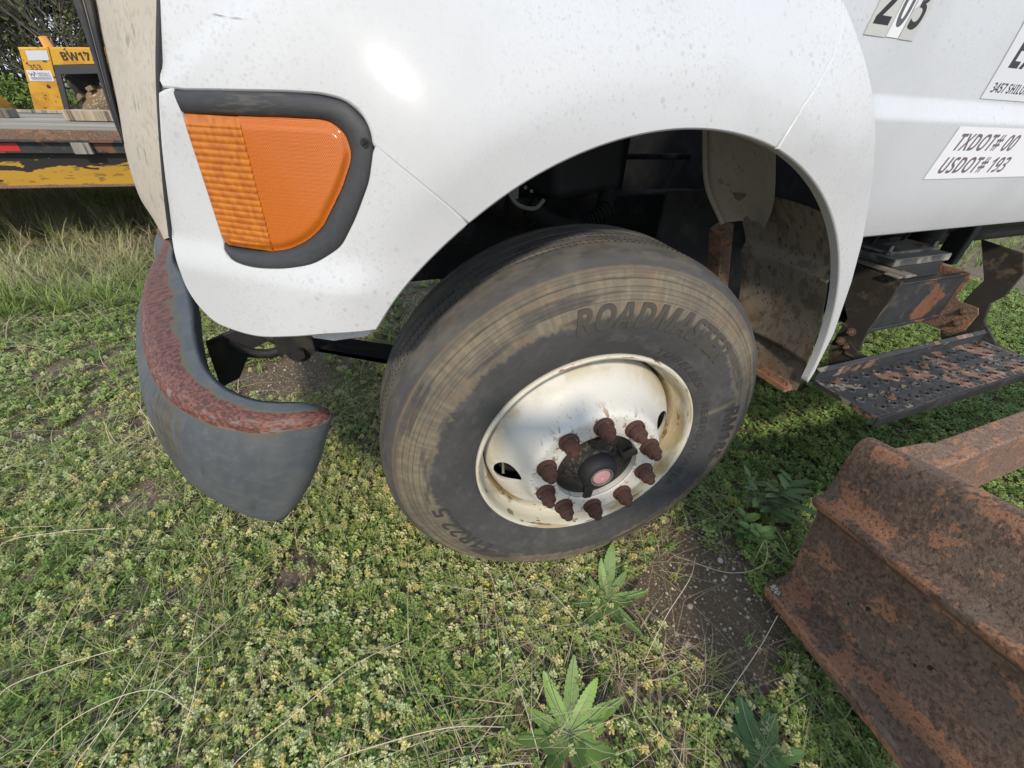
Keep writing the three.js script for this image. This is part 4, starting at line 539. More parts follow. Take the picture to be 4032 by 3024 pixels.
// ------------------------------------------------------------------ ground
const bump2 = (x, z) => fbm(x / 64 + 0.5, z / 64 + 0.5, 64, 4, 2001) - 0.5;
const ground = (x, z) => 0.05 * bump2(x, z) * ss(0.2, 0.7, Math.hypot(x, z + 0.15)) - 0.004;
const bare = (x, z) => {                        // where the soil shows
  const n = 0.5 * bump2(x * 6, z * 6); let b = 0;
  for (const [cx, cz, rx, rz, a] of [[-0.92, -1.42, 0.27, 0.27, 1], [0.36, 0.28, 0.30, 0.27, 1], [0.60, 0.10, 0.16, 0.22, 0.8], [-0.83, -0.27, 0.10, 0.09, 0.9], [-1.35, -0.75, 0.12, 0.1, 0.8], [0.33, 0.03, 0.12, 0.2, 0.8], [-1.3, -0.3, 0.1, 0.12, 0.6]]) b = Math.max(b, a * (1 - ss(0.65, 1.15, Math.hypot((x - cx) / rx, (z - cz) / rz) + n)));
  return b;
};
{
  const c = []; for (let i = -60; i <= 60; i++) c.push(Math.sign(i) * (0.03 * Math.abs(i) + 40 * Math.pow(Math.abs(i) / 60, 5)));
  const rows = c.map((z) => c.map((x) => [x, ground(x, z), z]));
  const m = obj('ground', gridGeo(rows.map((r) => r.slice().reverse()), (a, b, p) => [p[0] * 1.4, p[2] * 1.4]), std({ map: T.soil, roughness: 1, bump: T.soilB, bs: 0.008 }), scene);
  m.userData.kind = 'structure';
}
function stuff(name, label, category, geo, mat, list) {
  const m = new THREE.InstancedMesh(geo, mat, list.length); m.name = numbered(name); const M4 = new THREE.Matrix4(), q = new THREE.Quaternion(), e = new THREE.Euler(), col = new THREE.Color();
  list.forEach((o, i) => { e.set(o.rx || 0, o.ry || 0, o.rz || 0, 'YXZ'); q.setFromEuler(e); M4.compose(V(o.x, o.y, o.z), q, V(o.s, o.sy || o.s, o.s)); m.setMatrixAt(i, M4); m.setColorAt(i, col.setRGB(...o.c)); });
  m.castShadow = m.receiveShadow = true; m.userData.kind = 'stuff'; tag(m, label, category); scene.add(m); return m;
}
const leafMat = (r = 0.75) => std({ c: [1, 1, 1], roughness: r });
// soft triangles
function tris(list) { const p = new Float32Array(list.length * 3); list.forEach((v, i) => p.set(v, i * 3)); const g = new THREE.BufferGeometry(); g.setAttribute('position', new THREE.BufferAttribute(p, 3)); g.setAttribute('uv', new THREE.BufferAttribute(new Float32Array(list.length * 2), 2)); g.computeVertexNormals(); return g; }
function leaflet(out, o, az, el, L, W, fold, roll = 0) {   // folded leaflet: six triangles
  const d = V(Math.cos(az) * Math.cos(el), Math.sin(el), Math.sin(az) * Math.cos(el)), s = V(-Math.sin(az), 0, Math.cos(az)), u = V().crossVectors(s, d).multiplyScalar(-1); s.applyAxisAngle(d, roll); u.applyAxisAngle(d, roll);
  const P = (t, w, h) => { const v = V(...o).addScaledVector(d, t * L).addScaledVector(s, w * W).addScaledVector(u, h * L); return [v.x, v.y, v.z]; };
  const a = P(0, 0, 0), b = P(0.55, 0.42, fold), c = P(0.92, 0.4, fold * 0.8), m1 = P(0.55, 0, 0), m2 = P(0.96, 0, -0.05), e = P(0.55, -0.42, fold), f = P(0.92, -0.4, fold * 0.8);
  out.push(a, m1, b, m1, m2, c, m1, c, b, a, e, m1, m1, e, f, m1, f, m2);
}
function blade(out, o, az, lean, H, w, n = 3) {
  const d = [Math.cos(az), Math.sin(az)], s = [-d[1] * w / 2, d[0] * w / 2]; let prev = null;
  for (let i = 0; i <= n; i++) { const t = i / n, r = lean * t * t * H, y = H * (t - 0.35 * lean * t * t), k = 1 - t * 0.95, x = o[0] + d[0] * r, z = o[2] + d[1] * r; const L = [x - s[0] * k, o[1] + y, z - s[1] * k], R = [x + s[0] * k, o[1] + y, z + s[1] * k]; if (prev) out.push(prev[0], prev[1], R, prev[0], R, L); prev = [L, R]; }
}
const cloverGeo = (seed) => { const r = rng(seed), t = []; for (let k = 0; k < 6; k++) { const a = r() * 6.28, q = 0.004 + 0.024 * r(), h = 0.006 + 0.02 * r(), o = [Math.cos(a) * q, h, Math.sin(a) * q], a0 = r() * 6.28; for (let j = 0; j < 3; j++) leaflet(t, o, a0 + j * 2.09, 0.2 + 0.7 * (r() - 0.5), 0.0095 + 0.003 * r(), 0.009, 0.12, 0.3 * (r() - 0.5)); } return tris(t); };
// upright sprig that ends in a tuft of small leaflets
const sprigGeo = (seed) => { const r = rng(seed), t = []; for (let k = 0; k < 3; k++) { const a = r() * 6.28, q = 0.006 + 0.014 * r(), h = 0.03 + 0.03 * r(), o = [Math.cos(a) * q, h, Math.sin(a) * q]; blade(t, [0, 0, 0], a, q / h * 1.2, h, 0.0016, 3); for (let j = 0; j < 9; j++) leaflet(t, [o[0], h - 0.004 * Math.floor(j / 3), o[2]], j * 2.3 + r(), 0.75 - 0.35 * Math.floor(j / 3) + 0.3 * (r() - 0.5), 0.0075 + 0.002 * Math.floor(j / 3), 0.0068, 0.12, 0.4 * (r() - 0.5)); } return tris(t); };
const grassGeo = (seed, n, H, lean, w) => { const r = rng(seed), t = []; for (let k = 0; k < n; k++) { const a = r() * 6.28, q = 0.012 * r(); blade(t, [Math.cos(a) * q, 0, Math.sin(a) * q], r() * 6.28, lean * (0.3 + r()), H * (0.5 + 0.6 * r()), w * (0.6 + 0.6 * r()), 4); } return tris(t); };
const strawGeo = (seed) => { const r = rng(seed), t = []; for (let k = 0; k < 6; k++) { const a = r() * 6.28; blade(t, [0.03 * (r() - 0.5), 0.004, 0.03 * (r() - 0.5)], a, 1.6 + r(), 0.05 + 0.06 * r(), 0.0022, 4); } return tris(t); };
{
  const R = rng(4242), near = [], heads = [], grass = [], straw = [], far = [], yel = [];
  const cr = [0.93400, 0.03778, 0.35528], cu = [0.17444, 0.81959, -0.54575], cf = [0.3118, -0.57171, -0.7589];
  const keep = (x, z) => { const d = [x + 0.4913, -1.2621, z - 0.6444], w = d[0] * cf[0] + d[1] * cf[1] + d[2] * cf[2]; if (w < 0.1) return 0; const px = 1106 + 882.3 * (d[0] * cr[0] + d[1] * cr[1] + d[2] * cr[2]) / w, py = 829.5 - 882.3 * (d[0] * cu[0] + d[1] * cu[1] + d[2] * cu[2]) / w; if (px < -250 || px > 2460 || py > 1900) return 0; if (px < 860 || py > 680 || (px > 1620 && py > 470)) return px < -60 || px > 2280 || py > 1720 ? 0.4 : 1; return 0.2; };
  const seen = (x, z) => { if (R() > keep(x, z)) return false; if (z > 0.75 || x < -9) return false; const dx = x + 0.49, dz = z - 0.64; const f = dx * 0.38 + dz * -0.925; return f > -0.35; };
  const hid = (x, z) => x > 0.80 && x < 3.5 && z > 0.42;   // behind the beam
  const plantAt = [[-0.20, 0.405, 0.085], [0.06, 0.15, 0.08], [0.21, 0.60, 0.07]], clear = (x, z) => plantAt.every(([a, b, r]) => Math.hypot(x - a, z - b) > r);
  const P = (v) => v[Math.floor(R() * v.length)];
  const cl = [[0.40, 0.45, 0.17], [0.49, 0.52, 0.23], [0.56, 0.55, 0.27], [0.33, 0.40, 0.12], [0.45, 0.50, 0.25], [0.55, 0.52, 0.19]], clG = [[0.17, 0.26, 0.06], [0.22, 0.31, 0.08], [0.14, 0.22, 0.05], [0.27, 0.34, 0.10]];
  const gr = [[0.189, 0.275, 0.058], [0.246, 0.334, 0.080], [0.145, 0.225, 0.051], [0.290, 0.341, 0.102]], dr = [[0.459, 0.378, 0.230], [0.365, 0.297, 0.189], [0.567, 0.499, 0.338], [0.297, 0.243, 0.162]];
  const jit = (c) => { const k = 0.8 + 0.4 * R(), h = 0.9 + 0.2 * R(); return [c[0] * k * h, c[1] * k, c[2] * k]; };
  const put = (list, n, x0, x1, z0, z1, dens, col, s0, s1, tilt = 0.3) => { for (let i = 0; i < n; i++) { const x = x0 + (x1 - x0) * R(), z = z0 + (z1 - z0) * R(); if (!seen(x, z) || hid(x, z) || (!clear(x, z) && R() > 0.25) || R() > dens(x, z)) continue; const s = s0 + (s1 - s0) * R(); list.push({ x, y: ground(x, z) - 0.002, z, ry: R() * 6.28, rx: tilt * (R() - 0.5), rz: tilt * (R() - 0.5), s, c: jit(P(col(x, z))) }); } };
  const patch = (x, z) => fbm(x / 64 + 0.3, z / 64 + 0.7, 96, 3, 2101);
  const cd = (x, z) => (1 - bare(x, z)) * (0.45 + 0.55 * ss(0.36, 0.52, patch(x, z))) * (1 - 0.65 * (1 - ss(0.25, 0.5, Math.hypot((x + 0.15) / 1.0, (z - 0.47) / 0.7))));
  const green = (x, z) => x > 0.55 || z < -2.2 || fbm(x / 64, z / 64, 128, 3, 2111) > 0.63;
  put(near, 9000, -2.4, 0.7, -1.2, 0.75, cd, () => clG, 0.8, 1.3, 0.5); put(heads, 15000, -2.4, 0.7, -1.2, 0.75, cd, (x, z) => (green(x, z) ? clG : cl), 0.38, 1.0, 0.6);
  put(near, 9000, -4.5, 1.6, -4.0, -1.2, cd, () => clG, 1, 1.7, 0.5); put(heads, 11000, -4.5, 1.6, -4.0, -1.2, cd, (x, z) => (green(x, z) ? clG : cl), 0.6, 1.0, 0.6);
  put(near, 16000, 0.5, 5, -3.2, 0.45, (x, z) => 1 - bare(x, z) * 0.9, () => clG, 1, 1.7, 0.5); put(heads, 5000, 0.7, 5, -3.2, 0.45, (x, z) => 1 - bare(x, z), () => clG, 0.8, 1.3, 0.5);
  const gd = (x, z) => (1 - 0.92 * bare(x, z)) * (0.35 + 0.65 * ss(0.62, 0.45, patch(x, z)));
  put(grass, 6500, -2.4, 0.75, -1.2, 0.75, gd, () => gr, 0.4, 1.4, 0.8); put(grass, 7000, -6, 2, -5.0, -1.0, gd, () => gr, 0.8, 1.5, 0.7); put(grass, 3500, 0.5, 5, -3.2, 0.45, gd, () => [[0.09, 0.16, 0.03], [0.12, 0.19, 0.04]], 0.6, 1.2, 0.6);
  const sd = (x, z) => (1 - 0.75 * bare(x, z)) * (0.25 + 0.75 * ss(0.45, 0.6, fbm(x / 64, z / 64, 110, 3, 2121))) + (z > 0.25 && x > -0.6 && x < 0.25 ? 0.45 : 0);
  put(straw, 3000, -2.4, 0.8, -1.2, 0.78, (x, z) => sd(x, z) * (x < -0.55 && z > -0.9 ? 0.4 : 1), () => dr, 0.6, 1.5, 0.6); put(straw, 5200, -6, 2.5, -6, -1.0, (x, z) => sd(x, z) * 0.6, () => dr, 1.2, 2.6, 0.6);
  put(far, 12000, -9, -0.6, -10, -2.6, (x, z) => 0.4 + 0.6 * ss(0.4, 0.6, patch(x * 0.5, z * 0.5)), (x, z) => (fbm(x / 64, z / 64, 50, 3, 2131) > 0.6 ? gr : [[0.36, 0.34, 0.17], [0.46, 0.41, 0.25], [0.26, 0.30, 0.10]]), 0.7, 1.5, 0.5);
  put(far, 6000, 1.5, 12, -9, -1.5, () => 0.8, () => gr, 0.6, 1.2, 0.5);
  put(yel, 1400, -2.2, 0.2, -1.1, 0.6, cd, () => [[0.62, 0.50, 0.04], [0.55, 0.48, 0.08]], 0.6, 1.1);
  const h = Math.floor(near.length / 2);
  stuff('clover_cover', 'low pale green clover covering the ground around the truck', 'clover', cloverGeo(11), leafMat(), near.filter((_, i) => i % 2)); stuff('clover_cover', 'low pale green clover covering the ground around the truck', 'clover', cloverGeo(12), leafMat(), near.filter((_, i) => !(i % 2)));
  stuff('clover_sprigs', 'upright pale yellow-green clover sprigs standing above the low leaves', 'clover', sprigGeo(14), leafMat(), heads);
  stuff('grass_cover', 'short green grass growing through the clover', 'grass', grassGeo(21, 11, 0.075, 0.9, 0.0034), leafMat(), grass);
  stuff('dry_grass_cover', 'dry straw-coloured grass litter on the ground', 'dry grass', strawGeo(31), leafMat(0.9), straw);
  stuff('tall_grass_cover', 'taller mixed green and dry grass below and beyond the trailer', 'grass', grassGeo(41, 16, 0.22, 0.9, 0.006), leafMat(), far);
  const fl = []; leaflet(fl, [0, 0.04, 0], 0, 0.5, 0.005, 0.005, 0.1); leaflet(fl, [0, 0.04, 0], 2.1, 0.5, 0.005, 0.005, 0.1); leaflet(fl, [0, 0.04, 0], 4.2, 0.5, 0.005, 0.005, 0.1);
  stuff('clover_flowers', 'tiny yellow clover flowers dotted over the ground cover', 'flowers', tris(fl), leafMat(), yel);
  const peb = []; for (let i = 0; i < 16000; i++) { const x = -1.7 + 2.6 * R(), z = -1.9 + 2.6 * R(); if (R() > bare(x, z) * 0.9 + 0.02) continue; const s = 0.002 + 0.0055 * R() * R() + (R() > 0.985 ? 0.006 : 0); peb.push({ x, y: ground(x, z) + s * 0.2, z, ry: R() * 6, rx: R() * 6, s, sy: s * (0.6 + 0.3 * R()), c: jit(P([[0.34, 0.28, 0.20], [0.45, 0.40, 0.32], [0.28, 0.22, 0.15], [0.52, 0.48, 0.42], [0.36, 0.24, 0.15]])) }); }
  const pg = new THREE.IcosahedronGeometry(1, 1); stuff('pebbles', 'small tan and white pebbles lying in the bare soil', 'pebbles', pg, std({ roughness: 0.85 }), peb);
}
// ---- broad-leaved plants
function toothed(L, W, teeth, curl, bend) {    // leaf along +x with toothed edges and a raised midrib
  const n = teeth * 2, t = []; const P = (s, w) => { const r = s * L, a = bend * s; return [r * Math.cos(a * 0.6), r * Math.sin(a) * 0.55 - curl * s * s * L + Math.abs(w) * 0.18, w]; };
  const half = (s) => W * 0.5 * Math.pow(Math.sin(Math.PI * Math.pow(clamp(s * 0.97 + 0.02), 0.75)), 0.8);
  for (let i = 0; i < n; i++) { const a = i / n, b = (i + 1) / n, k0 = i % 2 ? 1.08 : 0.92, k1 = i % 2 ? 0.92 : 1.08; for (const sg of [1, -1]) { const A = P(a, 0), B = P(b, 0), Cc = P(Math.min(1, b + (i % 2 ? 0 : 0.02)), sg * half(b) * k1), D = P(a, sg * half(a) * k0); if (sg > 0) t.push(A, D, B, D, Cc, B); else t.push(A, B, D, D, B, Cc); } }
  return tris(t);
}
const leafTex = colourTex(256, 256, (u, v) => mix3([0.85, 0.85, 0.8], [1.0, 1.0, 1.0], fbm(u, v, 12, 4, 2201)));
function rosette(name, label, x, z, n, L, W, teeth, col, seed, up = 0.75) {
  const r = rng(seed), g = thing(name, label, 'weed', [x, ground(x, z) + 0.008, z]); const mats = [0.85, 1, 1.15].map((k) => std({ c: col.map((v) => v * k), roughness: 0.55 }));
  const rib = std({ c: [0.33, 0.38, 0.22], roughness: 0.6 });
  for (let i = 0; i < n; i++) { const s = 0.65 + 0.5 * r(), bend = up * (0.5 + 0.9 * r()), geo = toothed(L * s, W * s, teeth, 0.25 * r(), bend); const m = obj('leaf', geo, mats[i % 3], g); m.rotation.y = i * 2.4 + 0.5 * r(); m.rotation.z = 0.15 * r(); const c = obj('midrib', tube([[0, 0.001, 0], [L * s * 0.4 * Math.cos(bend * 0.24), L * s * 0.4 * Math.sin(bend * 0.4) * 0.55 + 0.001, 0], [L * s * 0.9 * Math.cos(bend * 0.54), L * s * 0.9 * Math.sin(bend * 0.9) * 0.55 - 0.1 * L * s * 0.81 + 0.002, 0]], 0.0011, 8, 5), rib, m); }
  return g;
}
rosette('toothed_weed', 'bright green rosette weed with toothed leaves rising from dry grass away from the wheel', -0.20, 0.405, 14, 0.165, 0.036, 13, [0.20, 0.32, 0.08], 3, 1.15);
rosette('toothed_weed', 'green rosette weed with pale midribs at the foot of the tyre', 0.06, 0.15, 12, 0.17, 0.036, 13, [0.17, 0.28, 0.08], 8, 1.2);
rosette('toothed_weed', 'dark green broad-leaved rosette weed beside the bottom flange of the beam', 0.21, 0.60, 9, 0.14, 0.055, 6, [0.12, 0.22, 0.07], 12, 1.1);
rosette('toothed_weed', 'small low rosette weed in front of the bumper end', -0.47, -0.02, 6, 0.06, 0.022, 5, [0.13, 0.21, 0.05], 15, 0.6);
function stemPlant(name, label, x, z, H, stems, L, W, col, seed, spread = 0.35) {
  const r = rng(seed), g = thing(name, label, 'weed', [x, ground(x, z), z]); const mats = [0.8, 1, 1.2].map((k) => std({ c: col.map((v) => v * k), roughness: 0.6 })), sm = std({ c: [0.12, 0.17, 0.06], roughness: 0.7 });
  const geos = [0, 1, 2].map((k) => toothed(L * (0.75 + 0.25 * k), W * (0.8 + 0.2 * k), 2, 0.25, 0.4));
  for (let s = 0; s < stems; s++) { const a = r() * 6.28, q = spread * H * (0.3 + r()), h = H * (0.7 + 0.4 * r()); const top = [Math.cos(a) * q, h, Math.sin(a) * q]; obj('stem', tube([[0, 0, 0], [top[0] * 0.4, h * 0.55, top[2] * 0.4], top], 0.0022, 10, 5), sm, g);
    const nl = 7; for (let i = 0; i < nl; i++) { const t = 0.3 + 0.7 * i / (nl - 1), m = obj('leaf', geos[i % 3], mats[Math.floor(r() * 3)], g); m.position.set(top[0] * t * t, h * t, top[2] * t * t); m.rotation.order = 'YXZ'; m.rotation.y = i * 2.3 + r(); m.rotation.z = 0.5 - 0.5 * r(); m.rotation.x = 0.4 * (r() - 0.5); } }
  return g;
}
stemPlant('leafy_weed', 'upright leafy green weed growing between the tyre and the rusted beam', 0.76, 0.075, 0.20, 8, 0.075, 0.024, [0.15, 0.24, 0.09], 5);
stemPlant('leafy_weed', 'low bushy weed at the inner end of the rusted beam', 0.64, 0.14, 0.09, 6, 0.05, 0.03, [0.15, 0.27, 0.08], 6, 0.6);
stemPlant('leafy_weed', 'tall weed with long narrow leaves growing beside the trailer girder', -2.75, -5.0, 0.45, 3, 0.12, 0.03, [0.14, 0.22, 0.06], 7);
stemPlant('leafy_weed', 'dark shrubby weed standing in the shade of the trailer', -2.2, -5.0, 0.45, 7, 0.13, 0.035, [0.06, 0.11, 0.03], 9);
stemPlant('leafy_weed', 'leafy weed below the battery box', 2.0, -0.75, 0.3, 5, 0.09, 0.03, [0.10, 0.19, 0.04], 10, 0.5);
stemPlant('leafy_weed', 'leafy weed behind the rear step hanger', 2.9, -0.75, 0.42, 6, 0.11, 0.04, [0.10, 0.19, 0.04], 11, 0.5);
stemPlant('leafy_weed', 'thin weed standing under the driveline of the truck', 2.3, -1.3, 0.75, 2, 0.09, 0.035, [0.10, 0.19, 0.04], 13, 0.1);
// long dry stalks
const STALKS = [[[-1.233,0.06,0.1],[-1.153,0.14,0.07],[-1.102,0.18,-0.007],[-1.072,0.12,-0.182],[-0.962,0.03,-0.392]],[[-1.184,0.06,0.118],[-1.078,0.14,0.044],[-0.945,0.18,-0.045],[-0.857,0.12,-0.146]],[[-1.451,0.06,-0.12],[-1.292,0.14,-0.092],[-1.154,0.18,-0.066],[-1.126,0.12,-0.11]],[[-0.925,0.06,0.214],[-0.78,0.14,0.19],[-0.656,0.18,0.156],[-0.529,0.12,0.112]],[[0.078,0.06,0.329],[0.13,0.14,0.299],[0.235,0.18,0.251],[0.339,0.12,0.18]],[[0.62,0.10,0.20],[0.55,0.1,0.26],[0.424,0.10,0.25],[0.34,0.03,0.11]],[[0.169,0.06,0.494],[0.304,0.14,0.446],[0.386,0.18,0.411]],[[-0.139,0.06,0.06],[-0.105,0.14,0.239],[-0.117,0.18,0.342]],[[-1.037,0.06,0.124],[-0.993,0.14,0.076],[-0.981,0.18,0.017]],[[-1.673,0.06,-0.612],[-1.47,0.14,-0.534],[-1.283,0.18,-0.455]],[[-1.323,0.06,0.066],[-1.225,0.14,0.043],[-1.06,0.18,0.056],[-0.994,0.12,0.105]],[[-0.741,0.06,0.283],[-0.588,0.14,0.311],[-0.464,0.18,0.344],[-0.357,0.12,0.366]]];
{ const m = std({ c: [0.6, 0.54, 0.38], roughness: 0.8 }); for (const s of STALKS) { const q = s.map((p) => [...p]); q.unshift([q[0][0] - 0.03, -0.01, q[0][2] + 0.02]); const o = obj('dry_grass_stalk', tube(q, 0.0010, 40, 5), m, scene); tag(o, 'long thin dry grass stalk arching over the ground cover', 'grass stalk', 'dry stalks over the ground cover'); } }
// ------------------------------------------------------------------ flat trailer beyond the truck
{
  const t = thing('flat_trailer', 'flat trailer with weathered plank deck and chipped yellow girder', 'trailer', [0, 0, 0]);
  const zf = -4.0, x0 = -9, x1 = 2.2, L = x1 - x0, cx = (x0 + x1) / 2, r = rng(61);
  const pm = [0.8, 0.95, 1.1].map((k) => std({ map: T.wood, c: [k, k * 0.98, k * 0.95], roughness: 0.95, bump: T.mid, bs: 0.003 }));
  for (let i = 0; i < 13; i++) { const g = box(L - 0.1, 0.055, 0.19, cx + 0.03 * (r() - 0.5), 0.917 + 0.012 * (r() - 0.5), zf - 0.12 - i * 0.205, 0.005, 0, 0.05 * (r() - 0.5)); const uv = g.getAttribute('uv'); for (let k = 0; k < uv.count; k++) { const a = uv.getX(k), b = uv.getY(k); uv.setXY(k, b * 2, a * 0.25 + i * 0.37); } obj('deck_plank', g, pm[i % 3], t); }
  obj('deck_edge', box(L, 0.068, 0.02, cx, 0.907, zf, 0.004), M.rust, t);
  obj('side_rail', [box(L, 0.088, 0.03, cx, 0.826, zf - 0.018, 0.004), box(L, 0.016, 0.07, cx, 0.866, zf - 0.005, 0.003)], M.black, t);
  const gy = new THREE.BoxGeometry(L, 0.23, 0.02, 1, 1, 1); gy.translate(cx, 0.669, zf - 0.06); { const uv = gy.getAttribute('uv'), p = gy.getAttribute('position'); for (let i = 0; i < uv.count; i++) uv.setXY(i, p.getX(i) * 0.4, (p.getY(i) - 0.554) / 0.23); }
  obj('girder', [gy.toNonIndexed()], M.yellowShadeTop, t); obj('girder_flange', box(L, 0.016, 0.11, cx, 0.546, zf - 0.07, 0.003), M.rust, t);
  obj('reflector_tape', box(0.41, 0.054, 0.002, -2.903, 0.823, zf - 0.0015, 0.0005), std({ c: [0.55, 0.03, 0.03], roughness: 0.35 }), t);
  obj('stake_pocket', box(0.115, 0.08, 0.035, -2.313, 0.819, zf + 0.014, 0.004), M.wood, t);
  obj('cross_member', [-7, -5, -3, -1, 1].map((x) => box(0.1, 0.1, 2.5, x, 0.83, zf - 1.33, 0.005)), M.blackClean, t); obj('far_rail', [box(L, 0.2, 0.03, cx, 0.78, zf - 2.7, 0.004)], M.blackClean, t);
  const wg = new THREE.TorusGeometry(0.27, 0.1, 14, 40), hg = cyl(0.23, 0.23, [0, 0, -0.08], [0, 0, 0.08], 32); for (const x of [-7.6, -6.7]) for (const z of [zf - 0.35, zf - 2.3]) { const w = obj('trailer_wheel', [wg.toNonIndexed(), hg.clone()], M.rubber, t); w.position.set(x, 0.365, z); }
  obj('landing_leg', [box(0.1, 0.62, 0.1, 1.7, 0.32, zf - 0.5, 0.005), box(0.25, 0.03, 0.25, 1.7, 0.015, zf - 0.5, 0.005)], M.blackClean, t); obj('axle_beam', [box(0.1, 0.1, 2.1, -7.6, 0.38, zf - 1.32, 0.01), box(0.1, 0.1, 2.1, -6.7, 0.38, zf - 1.32, 0.01), box(1.4, 0.1, 0.1, -7.15, 0.5, zf - 0.6, 0.01), box(1.4, 0.1, 0.1, -7.15, 0.5, zf - 2.0, 0.01), box(0.1, 0.36, 0.1, -7.15, 0.65, zf - 0.6, 0.01), box(0.1, 0.36, 0.1, -7.15, 0.65, zf - 2.0, 0.01)], M.blackClean, t);
  const lab = ['pale squared timber lying across the front of the deck planks', 'short grey board lying behind the pale timber on the deck', 'warped dark offcut lying near the rusty stake on the deck', 'thin bleached lath lying along the deck planks'];
  [[1.0, 0.08, 0.12, -2.2, 0.99, -4.97, 0.04, [1.3, 1.15, 0.9]], [0.68, 0.068, 0.12, -2.47, 0.984, -5.45, 0.12, [1, 0.95, 0.85]], [0.49, 0.068, 0.135, -3.38, 0.984, -5.14, -0.1, [0.5, 0.48, 0.45]], [1.9, 0.027, 0.068, -2.94, 0.963, -6.06, 0.03, [1.2, 1.15, 1.05]]].forEach(([w, h, d, x, y, z, ry, c], i) => { const o = obj('loose_board', box(w, h, d, x, y, z, 0.004, ry), std({ map: T.wood, c, roughness: 0.9 }), scene); tag(o, lab[i], 'board', 'boards lying on the trailer deck'); });
  const sp = obj('rusty_stake', [box(0.12, 0.8, 0.08, -3.92, 1.33, -5.72, 0.005, 0, 0, 0.35), box(0.27, 0.04, 0.16, -3.70, 1.05, -5.72, 0.004, 0, 0, -0.2)], M.rust, scene); tag(sp, 'rusty steel stake leaning on the trailer deck', 'stake');
}
